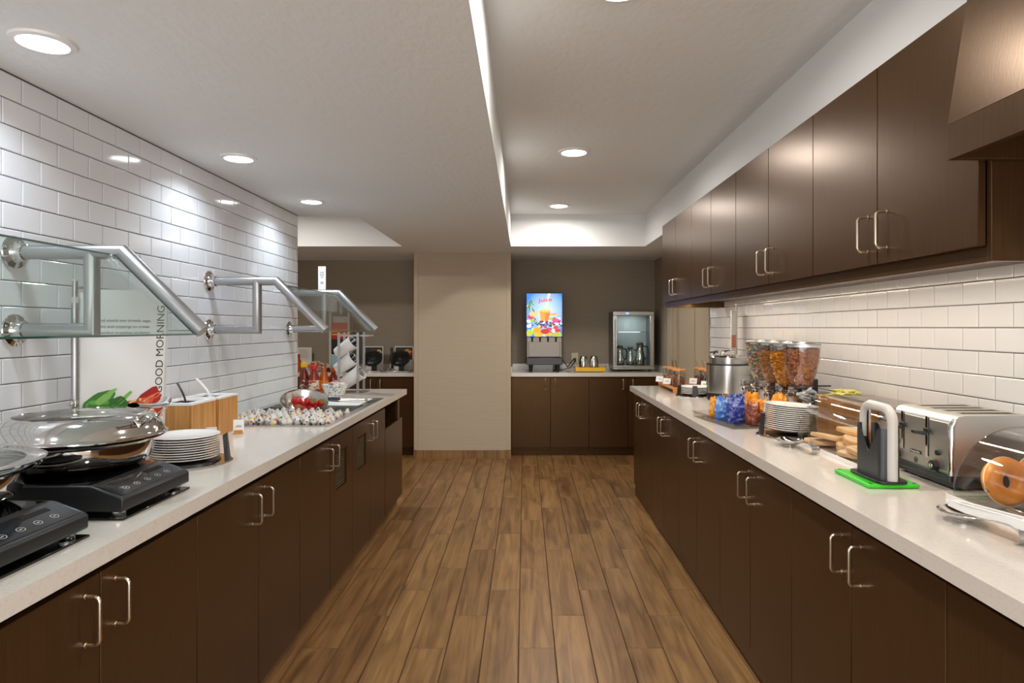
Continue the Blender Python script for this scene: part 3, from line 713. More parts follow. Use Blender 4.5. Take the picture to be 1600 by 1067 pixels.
for k in range(6):
    a = k*pi/3; lm.poly([(0, 0, .036), (.012*cos(a-.3), .012*sin(a-.3), .037), (.017*cos(a), .017*sin(a), .034), (.012*cos(a+.3), .012*sin(a+.3), .037)])
lmm = lm.mesh('calyx', M['leaf'])
Mb = Matrix.Translation((-1.325, 3.84, HC+.030)) @ bt.rotation_euler.to_matrix().to_4x4()
for k, (a, b, c) in enumerate(((-.01, -.075, -.035), (.04, -.07, -.03), (.075, -.045, -.02), (-.05, -.055, -.035), (0, -.03, -.045), (.05, -.02, -.045), (-.045, -.005, -.05), (.02, -.055, -.005), (-.02, -.05, -.008), (.065, -.075, -.012), (.09, -.02, -.01), (.03, .01, -.055), (-.075, -.04, -.02), (.055, -.045, .002))):
    p = Mb @ Vector((a, b+.03, c+.022)); t = thing('strawberry', 'ripe red strawberry in the tilted steel bowl', 'strawberry', p, 0, 'strawberries in the bowl'); t.scale = (1.25, 1.25, 1.15)
    t.rotation_euler = (random.uniform(-1.8, 1.8), random.uniform(-1, 1), random.uniform(0, 6)); obj('berry', smm, None, t); obj('calyx', lmm, None, t)
t = tag(obj('cutting_board', B(-1.33, -1.03, 3.965, 4.325, HC+.0055, HC+.013), M['white'], None, .003), 'white board lying across the far part of the steel well', 'board')
t = thing('serving_tongs', 'steel serving tongs lying on the white board in the well', 'tongs', (-1.13, 4.12, HC+.016), R(-18))
g = G(); g.tube([(-.14, -.012, .004), (0, -.016, .007), (.12, -.006, .012)], .007, 8, flat=.4); obj('arm', g, M['steel'], t)
g = G(); g.tube([(-.14, .016, .006), (0, .018, .012), (.12, .004, .016)], .007, 8, flat=.4); obj('arm', g, M['steel'], t)
obj('pivot', G().tube([(.12, -.008, .012), (.128, 0, .014), (.12, .006, .016)], .008, 8), M['chrome'], t)
obj('grip', G().lathe([(0, 0), (.013, .01), (.016, .04), (.014, .09), (0, .10)], (-.16, -.01, .012), 12, (1, .05, 0), sy=.6), M['dgrey'], t)

# ------------------------------------------------------------------ bottles at the end of the left counter
def bottle(x, y, h, r, body, cap, label, neck=.35, band=None, tip=False):
    t = thing('sauce_bottle', label, 'bottle', (x, y, HC))
    obj('bottle_body', G().lathe([(0, 0), (r*.92, 0), (r, .006), (r, h*.55), (r*.9, h*.63), (r*neck, h*.80), (r*neck, h*.86), (0, h*.86)], n=24), body, t)
    if tip: obj('cap', G().lathe([(0, 0), (r*.6, 0), (r*.6, h*.10), (r*.3, h*.13), (r*.12, h*.22), (0, h*.22)], (0, 0, h*.82), 16), cap, t)
    else: obj('cap', G().lathe([(0, 0), (r*.7, 0), (r*.74, h*.03), (r*.72, h*.13), (r*.6, h*.16), (0, h*.16)], (0, 0, h*.83), 16), cap, t)
    if band: obj('paper_label', G().lathe([(r*1.01, h*.14), (r*1.01, h*.46)], n=24), band, t)
    return t
ylab = attr_mat('bottle_label', .4)
bottle(-1.655, 4.80, .235, .034, M['sauce'], M['yellow'], 'dark red sauce bottle with yellow cap', band=mat('dark_label', srgb(110, 30, 24), .4, nz=((60, 60, 60), srgb(220, 200, 190), .58, .62)))
bottle(-1.575, 4.78, .215, .038, M['ketchup'], M['red'], 'squat red sauce bottle with red cap and white label', .45, band=mat('white_label', srgb(230, 224, 200), .4, nz=((30, 30, 60), srgb(205, 60, 30), .52, .56)))
bottle(-1.525, 4.86, .205, .034, M['orange'], M['orange'], 'orange hot sauce bottle beside the red capped one', .5, tip=True, band=mat('orange_label', srgb(226, 130, 30), .4))
bottle(-1.615, 4.92, .20, .034, M['orange'], M['white'], 'brown sauce bottle behind the yellow capped one', .5)
bottle(-1.475, 4.93, .185, .033, M['ketchup'], M['orange'], 'red sauce bottle with orange cap at the group end', .4)
# patterned packet bowl
t = thing('packet_bowl', 'white patterned bowl heaped with sweetener packets', 'bowl', (-1.353, 4.56, HC))
obj('bowl_body', G().lathe([(0, 0), (.055, 0), (.066, .02), (.088, .075), (.092, .088), (.089, .088), (.062, .022), (0, .006)], n=28), M['packet'], t)
g = G(); rnd = random.Random(5)
for k in range(46):
    a, r_ = rnd.random()*6.28, .075*rnd.random()**.5; g.T = Matrix.Translation((r_*cos(a), r_*sin(a), .075+.03*(1-r_/.08)+rnd.uniform(-.006, .008))) @ Matrix.Rotation(rnd.random()*6, 4, 'Z') @ Matrix.Rotation(rnd.uniform(-.9, .9), 4, 'X')
    g.box(-.016, .016, -.010, .010, -.0015, .0015)
o = obj('packets', g, mat('pink_white_packets', srgb(232, 220, 216), .5, nz=((40, 40, 40), srgb(215, 160, 150), .55, .62)), t); o['kind'] = 'stuff'
# cutlery dispenser
t = thing('cutlery_dispenser', 'chrome rack with three tilted white cutlery bins', 'cutlery dispenser', (-1.33, 4.86, HC))
P = {'a': (.085, -.09), 'b': (-.065, -.06), 'c': (-.065, .09), 'd': (.085, .09)}
fr = G()
for x, y in P.values(): fr.box(x-.009, x+.009, y-.003, y+.003, 0, .455)
fr.box(-.075, .16, -.066, -.060, .425, .437); fr.box(-.075, .16, .084, .090, .425, .437)
obj('frame', fr, M['satin'], t)
obj('base', G().box(-.09, .13, -.095, .10, 0, .006), M['satin'], t, .002)
for k, zc in enumerate((.345, .225, .095)):
    ax = Vector((.80, -.15, .55)).normalized(); o_ = Vector((-.02, 0, zc))-ax*.095
    if k == 2: o_ += Vector((.02, 0, .0)); 
    L = .155 if k < 2 else .20
    bn = obj('cutlery_bin', G().lathe([(0, 0), (.042, 0), (.046, .006), (.054, L), (.059, L+.002), (.059, L+.006), (.050, L+.006), (.042, .01), (0, .01)], o_, 28, ax), M['white'], t)
    g = G(); rnd = random.Random(k)
    for q_ in range(14):
        u = ax.orthogonal().normalized(); w_ = ax.cross(u); a, rr = rnd.random()*6.28, .038*rnd.random()**.5
        s0 = o_+ax*.02+u*rr*cos(a)*.7+w_*rr*sin(a)*.7; s1 = o_+ax*(L+rnd.uniform(.015, .04))+u*rr*cos(a)+w_*rr*sin(a); g.tube([s0, s1], .0055, 6, flat=.5)
    obj('cutlery', g, M['black'] if k < 2 else M['chrome'], bn)['kind'] = 'stuff'

# ------------------------------------------------------------------ back left counter
YB = 7.2
def waffle(x, label):
    t = thing('waffle_maker', label, 'waffle maker', (x, YB, HC))
    obj('drip_tray', G().box(-.12, .12, -.13, .14, 0, .012), M['steel'], t, .003)
    for s in (-1, 1): obj('leg', G().tube([(s*.012, -.03, .125), (s*.13, -.05, .012)], .008, 8), M['chrome'], t)
    obj('rear_support', G().box(-.03, .03, .08, .11, .012, .16), M['dgrey'], t, .003)
    h = obj('iron_head', G().lathe([(0, -.032), (.085, -.032), (.108, -.02), (.112, 0), (.108, .02), (.09, .030), (0, .034)], (0, 0, .145), 36, (0, -.85, 1)).lathe([(.06, .03), (.05, .042), (.02, .05), (0, .051)], (0, 0, .145), 24, (0, -.85, 1)), M['black'], t)
    g = G()
    g.T = Matrix.Translation((0, 0, .145)) @ Vector((0, 0, 1)).rotation_difference(Vector((0, -.85, 1)).normalized()).to_matrix().to_4x4()
    for k in range(20): a = 2*pi*k/20; g.cyl((.106*cos(a), .106*sin(a), -.014), (.106*cos(a), .106*sin(a), .024), .008, n=6)
    obj('rim_knobs', g, M['dgrey'], h)
    obj('handle', G().tube([(-.065, -.10, .04), (-.062, -.13, .12), (-.07, -.12, .27)], .014, 10), M['black'], t)
    return t
waffle(-1.405, 'black round waffle maker beside the column'); w1 = waffle(-1.715, 'black round waffle maker farther from the column')
def menu(x, y, w, h, label, seed, pic=True):
    t = thing('menu_sign', label, 'sign', (x, y, HC)); obj('board', B(-w/2, w/2, 0, .01, 0, h), M['card'], t, .001)
    obj('foot', G().box(-w/2, w/2, -.03, .03, 0, .004), M['acryl'], t)
    g = G(); g.smooth = False; rnd = random.Random(seed); g.col = srgb(48, 42, 30) if pic else srgb(230, 226, 218); g.poly([(-w*.46, -.0006, h*.44), (w*.46, -.0006, h*.44), (w*.46, -.0006, h*.96), (-w*.46, -.0006, h*.96)])
    yy = -.0008
    for k in range(12 if pic else 8):
        yy -= .00004; g.col = rnd.choice([srgb(200, 40, 30), srgb(235, 150, 40), srgb(225, 190, 120), srgb(150, 60, 30)]) if pic else srgb(150, 145, 140)
        cx_, cz_ = rnd.uniform(-.34, .34)*w, rnd.uniform(.54, .86)*h
        if pic: g.poly([(cx_+w*.11*cos(a*pi/5), yy, cz_+h*.055*sin(a*pi/5)) for a in range(10)])
        else: zz = h*(.9-.05*k); g.poly([(-w*.36, yy, zz), (w*(.1+.25*rnd.random()), yy, zz), (w*.3, yy, zz+h*.012), (-w*.36, yy, zz+h*.012)])
    obj('printed_face', g, M['print'], t)
menu(-1.40, 7.42, .215, .275, 'waffle picture sign behind the waffle maker beside the column', 1)
menu(-1.75, 7.42, .215, .275, 'waffle picture sign farther from the column', 2)
menu(-2.57, 7.46, .17, .26, 'white printed menu card standing at the left tile wall end', 3, False)
t = thing('drink_dispenser', 'tall dispenser with red label and pale blue panel behind the cutlery rack', 'dispenser', (-2.10, 7.3, HC))
obj('base', G().box(-.155, .11, -.14, .14, 0, .035), M['black'], t, .008)
obj('housing', G().box(-.10, .11, -.02, .12, .035, .62).box(-.11, -.085, -.08, .0, .035, .66).box(.10, .125, -.08, .0, .035, .66), M['lgrey'], t, .004)
obj('blue_panel', B(-.085, .10, -.075, -.02, .04, .19), mat('pale_blue_panel', srgb(150, 190, 200), .3), t, .003)
obj('dark_panel', B(-.085, .10, -.05, -.02, .19, .36), M['black'], t, .003)
g = G(); g.smooth = False; yy = -.055
for c, z0, z1 in ((srgb(170, 36, 24), .36, .46), (srgb(226, 150, 50), .46, .475), (srgb(196, 60, 30), .475, .55), (srgb(226, 160, 60), .405, .425)):
    g.col = c; yy -= .0004; g.prism([(-.085, yy, z0), (.10, yy, z0), (.10, yy, z1), (-.085, yy, z1)], (0, .03, 0))
obj('printed_label', g, M['print'], t)
obj('hopper', G().lathe([(0, 0), (.07, 0), (.075, .05), (.075, .15), (.06, .16), (0, .165)], (0, .0, .62), 20), M['hopper'], t)
t = thing('syrup_jar', 'red capped syrup bottle on the back counter at the tile wall end', 'jar', (-2.56, 7.2, HC)); obj('jar_body', G().lathe([(0, 0), (.045, 0), (.05, .01), (.05, .10), (.03, .14), (.026, .155), (0, .155)], n=20), M['orange'], t); obj('cap', G().lathe([(0, 0), (.03, 0), (.03, .04), (0, .045)], (0, 0, .15), 16), M['red'], t)
t = thing('topping_bowl', 'glass bowl of topping packets on the back counter', 'bowl', (-2.33, 7.15, HC)); obj('bowl_body', G().lathe([(0, 0), (.07, 0), (.11, .06), (.115, .08), (.105, .078), (.065, .01), (0, .008)], n=24), M['hopper'], t)
g = G(); rnd = random.Random(9)
for k in range(30):
    a, r_ = rnd.random()*6.28, .085*rnd.random()**.5; g.T = Matrix.Translation((r_*cos(a), r_*sin(a), .05+.06*(1-r_/.09)+rnd.uniform(0, .02))) @ Matrix.Rotation(rnd.random()*6, 4, 'Z') @ Matrix.Rotation(rnd.uniform(-.9, .9), 4, 'X'); g.lathe([(0, -.012), (.014, -.008), (.019, 0), (.016, .010), (0, .013)], n=8)
o = obj('packets', g, mat('mixed_packets', srgb(206, 190, 170), .5, nz=((25, 25, 25), srgb(190, 110, 50), .5, .56)), t); o['kind'] = 'stuff'

# ------------------------------------------------------------------ juice machine
t = thing('juice_dispenser', 'stainless juice dispenser with a backlit fruit panel reading Juice', 'juice dispenser', (.217, 7.10, HC)); w = .2
obj('lower_body', G().box(-.195, .195, .03, .36, .16, .39), M['steel_dark'], t, .004)
obj('upper_body', G().box(-.202, .202, .006, .38, .387, .875), M['black'], t, .004)
obj('door_panel', B(-.175, .175, .012, .03, .165, .335), M['steel_dark'], t, .004)
obj('drip_tray', G().box(-.2, .2, -.03, .34, .08, .16), M['dgrey'], t, .006)
for sx in (-1, 1):
    for yy in (.02, .28): obj('leg', G().lathe([(0, 0), (.014, 0), (.02, .02), (.024, .08), (0, .08)], (sx*.15, yy, 0), 14), M['black'], t)
for k in range(4): obj('nozzle', G().lathe([(0, -.002), (.007, 0), (.011, .05), (0, .05)], (-.135+.088*k, .005, .335), 12), M['black'], t)
g = G(); g.smooth = False; X0, X1, Z0, Z1 = -.197, .197, .392, .87; rnd = random.Random(12)
n = 10
for i in range(24):
    for j in range(32):
        u, v = (i+.5)/24, (j+.5)/32; dd = math.hypot((u-.55)*1.0, (v-.55)); k = max(0, 1-dd*1.7)
        c = Vector((.02, .22, .85)).lerp(Vector((.70, .88, 1.0)), k**.8); g.col = (c.x, c.y, c.z, 1)
        x0, x1, z0, z1 = X0+(X1-X0)*i/24, X0+(X1-X0)*(i+1)/24, Z0+(Z1-Z0)*j/32, Z0+(Z1-Z0)*(j+1)/32
        g.poly([(x0, .004, z0), (x1, .004, z0), (x1, .004, z1), (x0, .004, z1)])
yy = .0035
def ell(u, v, a, b, c, rot=0, n=14):
    global yy
    yy -= .00003; g.col = c; P = []
    for k in range(n):
        th = 2*pi*k/n; x, z = a*cos(th), b*sin(th); P.append((min(X1, max(X0, X0+(X1-X0)*u+x*cos(rot)-z*sin(rot))), yy, min(Z1, max(Z0, Z0+(Z1-Z0)*v+x*sin(rot)+z*cos(rot)))))
    g.poly(P)
for k in range(60):
    v = rnd.uniform(.03, .42); c = rnd.choice([srgb(210, 40, 90), srgb(235, 235, 200), srgb(190, 220, 110), srgb(240, 240, 235), srgb(120, 60, 150), srgb(225, 60, 50), srgb(150, 200, 80)])
    ell(rnd.uniform(.03, .97), v, rnd.uniform(.014, .03), rnd.uniform(.012, .022), c, rnd.random()*3)
for k in range(34): ell(rnd.uniform(.15, .98), rnd.uniform(.24, .36), .011, .011, rnd.choice([srgb(60, 50, 130), srgb(90, 80, 170), srgb(40, 34, 90)]))
for u, v, a, b, c in ((.08, .08, .04, .035, srgb(190, 200, 40)), (.30, .14, .045, .035, srgb(250, 160, 20)), (.33, .05, .05, .03, srgb(250, 180, 30)), (.62, .06, .04, .02, srgb(240, 180, 40)), (.85, .04, .06, .025, srgb(170, 190, 50)), (.52, .12, .05, .03, srgb(190, 20, 40)), (.88, .14, .035, .02, srgb(215, 30, 40)), (.12, .46, .035, .028, srgb(220, 30, 110)), (.82, .38, .045, .018, srgb(230, 80, 140)), (.2, .52, .05, .03, srgb(235, 200, 120))): ell(u, v, a, b, c)
for k in range(18):
    a = rnd.uniform(-.9, .9); ell(.10+.06*sin(a), .64+.012*k*.9, .006, .055-.0016*k, rnd.choice([srgb(40, 110, 60), srgb(110, 160, 90), srgb(200, 220, 170)]), a*1.0)
g.col = srgb(252, 160, 50)
yy -= .0001; gx = lambda u: X0+(X1-X0)*u; gz = lambda v: Z0+(Z1-Z0)*v
g.poly([(gx(.40), yy, gz(.37)), (gx(.62), yy, gz(.37)), (gx(.68), yy, gz(.60)), (gx(.36), yy, gz(.60))]); yy -= .0001
g.col = srgb(255, 120, 60); g.poly([(gx(.52), yy, gz(.38)), (gx(.60), yy, gz(.38)), (gx(.66), yy, gz(.55)), (gx(.54), yy, gz(.55))])
ell(.52, .60, .063, .016, srgb(255, 200, 90)); ell(.76, .52, .045, .014, srgb(255, 170, 90), .1)
yy -= .0001; g.col = srgb(255, 240, 190); g.poly([(gx(.52), yy, gz(.62)), (gx(.56), yy, gz(.62)), (gx(.67), yy, gz(1)), (gx(.60), yy, gz(1))])
lp = obj('backlit_panel', g, M['lit'], t)
g = text_g('Juice', lambda x, y: (gx(.32)+x, -.004, gz(.765)+y+x*.10), .155, .055, True); g.col = srgb(225, 40, 90); g.c = [g.col]*len(g.f); obj('lettering', g, M['lit'], lp)
t = tag(obj('power_cord', G().tube([(.42, 7.35, HC+.14), (.46, 7.42, HC+.09), (.50, 7.5, HC+.03), (.545, 7.545, HC+.08), (.58, 7.555, HC+.13)], .005, 8).tube([(.33, 7.40, HC+.006), (.44, 7.40, HC+.008), (.53, 7.50, HC+.02), (.585, 7.55, HC+.085)], .005, 8), M['black']), 'black power cord from the juice machine to the wall outlet', 'cord')
t = thing('wall_outlet', 'ivory wall outlet behind the cup stacks', 'outlet', (.592, WB-.001, 1.042)); obj('cover_plate', B(-.04, .04, -.006, 0, -.062, .062), M['outlet'], t, .002); obj('plug', G().box(-.014, .014, -.035, -.006, -.045, .0), M['black'], t, .003)
# cup tray
t = thing('cup_tray', 'yellow serving tray with chrome handles holding steel cups', 'tray', (.725, 7.16, HC))
g = G(); g.box(-.155, .155, -.08, .08, .004, .012); g.box(-.165, .165, -.086, -.078, .006, .052); g.box(-.165, .165, .078, .086, .006, .052); g.box(-.165, -.157, -.078, .078, .006, .052); g.box(.157, .165, -.078, .078, .006, .052); obj('tray_body', g, M['yellow'], t, .004)
for s in (-1, 1): obj('tray_handle', G().tube([(s*.165, -.05, .045), (s*.185, -.05, .058), (s*.185, .05, .058), (s*.165, .05, .045)], .006, 8), M['chrome'], t)
for x, lb in ((.657, 'left upturned steel cup stack on the yellow tray'), (.772, 'right upturned steel cup stack on the yellow tray')):
    c = thing('steel_cup_stack', lb, 'cup', (x, 7.16, HC+.014)); obj('cup', G().lathe([(.052, 0), (.053, .003), (.047, .10), (.036, .15), (.030, .158), (0, .158)], n=28), M['steel'], c)
    for k in range(3): obj('cup_rim', G().lathe([(.0525-.001*k, .012+.014*k), (.0545-.001*k, .014+.014*k), (.0525-.001*k, .017+.014*k)], n=28), M['chrome'], c)
# cooler
t = thing('glass_door_cooler', 'small steel cooler with glass door and milk jugs inside', 'cooler', (.987, 7.15, HC)); w, d, h0, h1 = .457, .38, .025, .672
g = G(); g.box(0, .02, .03, d, h0, h1); g.box(w-.02, w, .03, d, h0, h1); g.box(.02, w-.02, .03, d, h1-.02, h1); g.box(.02, w-.02, .03, d, h0, h0+.03); obj('case', g, M['dgrey'], t, .003)
obj('liner', G().box(.02, w-.02, d-.012, d-.002, h0+.03, h1-.02).box(.02, .024, .04, d-.012, h0+.03, h1-.02), mat('grey_liner', srgb(160, 165, 165), .4), t)
g = G(); q = .042; g.box(0, w, 0, .03, h0, h0+q); g.box(0, w, 0, .03, h1-q, h1); g.box(0, q, 0, .03, h0+q, h1-q); g.box(w-q, w, 0, .03, h0+q, h1-q); dr = obj('door_frame', g, M['steel'], t, .003)
obj('door_glass', B(q, w-q, .012, .016, h0+q, h1-q), M['glass'], dr)
obj('door_handle', G().tube([(.02, 0, .09), (.02, -.02, .10), (.02, -.02, .57), (.02, 0, .58)], .006, 10), M['chrome'], dr)
obj('display', B(.145, .175, -.0015, .0, h1-.029, h1-.013), M['bluel'], dr)
obj('hinge', G().box(w-.06, w-.005, .0, .05, h1, h1+.006), M['black'], t)
g = G()
for k in range(14): g.tube([(.026, .06+.021*k, .44), (w-.026, .06+.021*k, .44)], .0016, 5)
obj('wire_shelf', g, M['chrome'], t)
for sx in (.04, w-.04): obj('foot', G().lathe([(0, 0), (.014, 0), (.014, .026), (0, .026)], (sx, .05, 0), 12), M['black'], t)
ld = bpy.data.lights.new('cooler_lamp', 'AREA'); ld.size = .25; ld.energy = 1.2; ld.color = (.9, .97, 1)
lo = bpy.data.objects.new('cooler_lamp', ld); C.objects.link(lo); lo.parent = t; lo.location = (w/2, .15, h1-.03)
for x, y, s, lb in ((1.085, 7.30, .95, 'leftmost steel milk jug inside the cooler'), (1.20, 7.28, .9, 'middle steel milk jug inside the cooler'), (1.31, 7.29, 1.1, 'tall right steel milk jug inside the cooler')):
    j = thing('milk_jug', lb, 'jug', (x, y, HC+.056)); j.scale = (s, s, s)
    obj('jug_body', G().lathe([(0, 0), (.045, 0), (.050, .01), (.050, .09), (.036, .16), (.034, .20), (.038, .215), (0, .218)], n=24), M['chrome'], j)
    obj('jug_lid', G().lathe([(0, 0), (.036, 0), (.036, .02), (.02, .032), (0, .034)], (0, 0, .216), 18), M['black'], j)
    obj('jug_handle', G().tube([(.036, 0, .205), (.075, 0, .20), (.085, 0, .15), (.075, 0, .09), (.050, 0, .07)], .008, 8), M['black'], j)

# ------------------------------------------------------------------ right counter, far end: jars
GJ = {'granola': mat('granola', srgb(150, 84, 40), .7, nz=((60, 60, 60), srgb(70, 34, 20), .45, .6)), 'dark': mat('dark_raisins', srgb(52, 26, 18), .6, nz=((60, 60, 60), srgb(96, 50, 30), .5, .6)), 'nuts': mat('nuts', srgb(196, 140, 84), .6, nz=((60, 60, 60), srgb(120, 66, 34), .45, .6))}
def jar(x, y, z, fill, label, sp):
    t = thing('topping_jar', label, 'jar', (x, y, z), 0, 'topping jars on the wooden trays')
    obj('glass_body', G().lathe([(0, 0), (.046, 0), (.050, .006), (.050, .10), (.045, .115), (.045, .122), (.042, .122), (.042, .114), (.046, .10), (.046, .006), (0, .004)], n=28), M['acryl'], t)
    obj('filling', G().lathe([(0, .006), (.045, .006), (.045, .066), (.02, .078), (0, .076)], n=22), GJ[fill], t)
    obj('wooden_lid', G().lathe([(0, .122), (.050, .122), (.052, .125), (.052, .132), (.050, .135), (0, .135)], n=28), M['bamboo2'], t)
    obj('scoop_handle', G().tube([(.01, 0, .08), (.0+sp*.5, 0, .14), (sp*1.4, .0, .200)], .006, 8, flat=.6), M['nickel'], t)
def jtray(x0, x1, y0, y1, label):
    t = thing('jar_tray', label, 'tray', (x0, y0, HC)); w, d = x1-x0, y1-y0
    obj('tray_top', G().box(0, w, 0, d, .030, .042).box(0, .006, 0, d, .042, .052), M['bamboo2'], t, .001)
    for yy in (.0, d-.014): obj('tray_leg', B(.004, w-.004, yy, yy+.014, 0, .030), M['bamboo2'], t, .001)
jtray(1.10, 1.235, 4.76, 5.28, 'long wooden jar tray at the counter edge, farthest end'); jtray(1.315, 1.45, 4.66, 5.12, 'long wooden jar tray beside the tile wall, behind the plates')
jar(1.17, 4.86, HC+.042, 'granola', 'jar of granola on the counter edge tray, nearest plates', -.02); jar(1.17, 5.02, HC+.042, 'nuts', 'middle jar on the counter edge wooden tray', -.01); jar(1.17, 5.19, HC+.042, 'nuts', 'farthest jar on the counter edge wooden tray', .01)
jar(1.385, 4.76, HC+.042, 'dark', 'jar of dark raisins behind the plates beside the kettle', -.035); jar(1.385, 4.91, HC+.042, 'dark', 'jar on the wall side tray, middle', -.02); jar(1.385, 5.05, HC+.042, 'granola', 'farthest jar on the wall side wooden tray', -.03)
for x, y, lb in ((1.105, 4.97, 'white label card on the edge tray before the middle jar'), (1.092, 5.18, 'white label card on the edge tray before the farthest jar'), (1.325, 4.70, 'white label card on the wall side tray near the kettle'), (1.312, 4.98, 'white label card on the wall side tray, farther back')):
    cardstand(x-.004, y, HC+.054, -.75, .065, .045, lb, -.25, False)
# soup kettle
t = thing('soup_kettle', 'round brushed steel soup kettle with black base and hinged lid', 'soup kettle', (1.393, 4.375, HC))
obj('base', G().lathe([(0, 0), (.138, 0), (.145, .006), (.143, .05), (0, .05)], n=56), M['black'], t)
obj('kettle_body', G().lathe([(0, .05), (.144, .05), (.147, .053), (.147, .238), (.143, .243), (0, .243)], n=64), M['steel'], t)
obj('black_rim', G().lathe([(.140, .241), (.1495, .241), (.1495, .247), (.132, .248), (.130, .243)], n=64), M['black'], t)
obj('collar', G().lathe([(.126, .243), (.127, .284), (.134, .287), (.134, .291), (.122, .291), (.12, .243)], n=56), M['steel'], t)
ld_ = obj('lid', G().lathe([(.130, .291), (.126, .296), (.10, .303), (.05, .308), (0, .310)], n=48), M['chrome'], t)
obj('lid_handle', G().tube([(-.05, 0, .305), (-.045, 0, .325), (.0, 0, .332), (.045, 0, .325), (.05, 0, .305)], .008, 10, flat=.7).box(-.13, -.05, -.012, .012, .300, .306), M['chrome'], ld_)
tag(obj('ladle', G().tube([(1.315, 4.37, HC+.20), (1.300, 4.37, HC+.30), (1.285, 4.365, HC+.325), (1.262, 4.36, HC+.322)], .006, 8).lathe([(0, 0), (.014, 0), (.014, .016), (0, .018)], (1.305, 4.365, HC+.318), 14), M['dgrey']), 'dark ladle handle poking out of the soup kettle', 'ladle')
# second poster stand, seen nearly edge-on
t = thing('poster_stand', 'narrow white poster stand seen edge-on behind the soup kettle', 'sign', (1.51, 4.57, HC))
obj('base_plate', G().lathe([(0, 0), (.04, 0), (.05, .006), (0, .01)], n=24), M['satin'], t); po = obj('pole', G().cyl((0, 0, .006), (0, 0, .655), .0075), M['lgrey'], t); obj('cap', G().lathe([(0, 0), (.010, 0), (.010, .008), (0, .010)], (0, 0, .652), 14), M['white'], po)
g = G(); g.T = Matrix.Rotation(R(60), 4, 'Z'); g.box(-.17, -.01, -.002, .002, .32, .61); ps = obj('poster', g, M['poster'], t)
g = G(); g.smooth = False; g.T = Matrix.Rotation(R(60), 4, 'Z'); g.col = srgb(200, 110, 50); g.poly([(-.165, .0026, .35), (-.02, .0026, .35), (-.02, .0026, .44), (-.165, .0026, .44)]); g.poly([(-.165, -.0026, .35), (-.02, -.0026, .35), (-.02, -.0026, .44), (-.165, -.0026, .44)]); obj('food_print', g, M['print'], ps)

# ------------------------------------------------------------------ cereal dispenser row
ico = None
def scatter_on(profile, n, r, seed, kind):
    """small pieces packed over a turned surface and its top"""
    g = G(); rnd = random.Random(seed); segs = []
    for (r0, z0), (r1, z1) in zip(profile, profile[1:]): segs.append(((r0+r1)*.5*math.hypot(r1-r0, z1-z0), r0, z0, r1, z1))
    tot = sum(s[0] for s in segs); ga = 0
    for k in range(n):
        x = rnd.random()*tot
        for A, r0, z0, r1, z1 in segs:
            if x < A: break
            x -= A
        u = rnd.random(); rr = r0+(r1-r0)*u; zz = z0+(z1-z0)*u; a = rnd.random()*6.283; rr -= rnd.random()*r*.6
        g.T = Matrix.Translation((rr*cos(a), rr*sin(a), zz)) @ Matrix.Rotation(rnd.random()*6, 4, 'Z') @ Matrix.Rotation(rnd.random()*6, 4, 'X')
        if kind == 'ball': g.lathe([(0, -r), (r*.75, -r*.6), (r, 0), (r*.75, r*.6), (0, r)], n=7)
        elif kind == 'ring':
            g.col = rnd.choice([srgb(230, 150, 96), srgb(120, 170, 176), srgb(226, 208, 130), srgb(150, 180, 130), srgb(215, 150, 140), srgb(130, 150, 180)])
            g.lathe([(r*.45, -r*.3), (r, -r*.25), (r, r*.25), (r*.45, r*.3), (r*.45, -r*.3)], n=8)
        else: g.lathe([(0, 0), (r*.8, r*.15), (r*1.1, r*.5), (r*.8, r*.05), (0, -r*.15)], n=6, sx=1.1, sy=.8)
    g.T = None; return g
FC = [('ball', M_ := mat('cocoa_balls', srgb(158, 102, 72), .6), .0075, 1300, 'cocoa ball'), ('flake', mat('corn_flakes', srgb(226, 156, 50), .6), .010, 1100, 'golden flake'), ('flake', mat('bran_flakes', srgb(212, 158, 96), .65), .007, 1400, 'tan flake'), ('ring', M['print'], .009, 1000, 'coloured ring')]
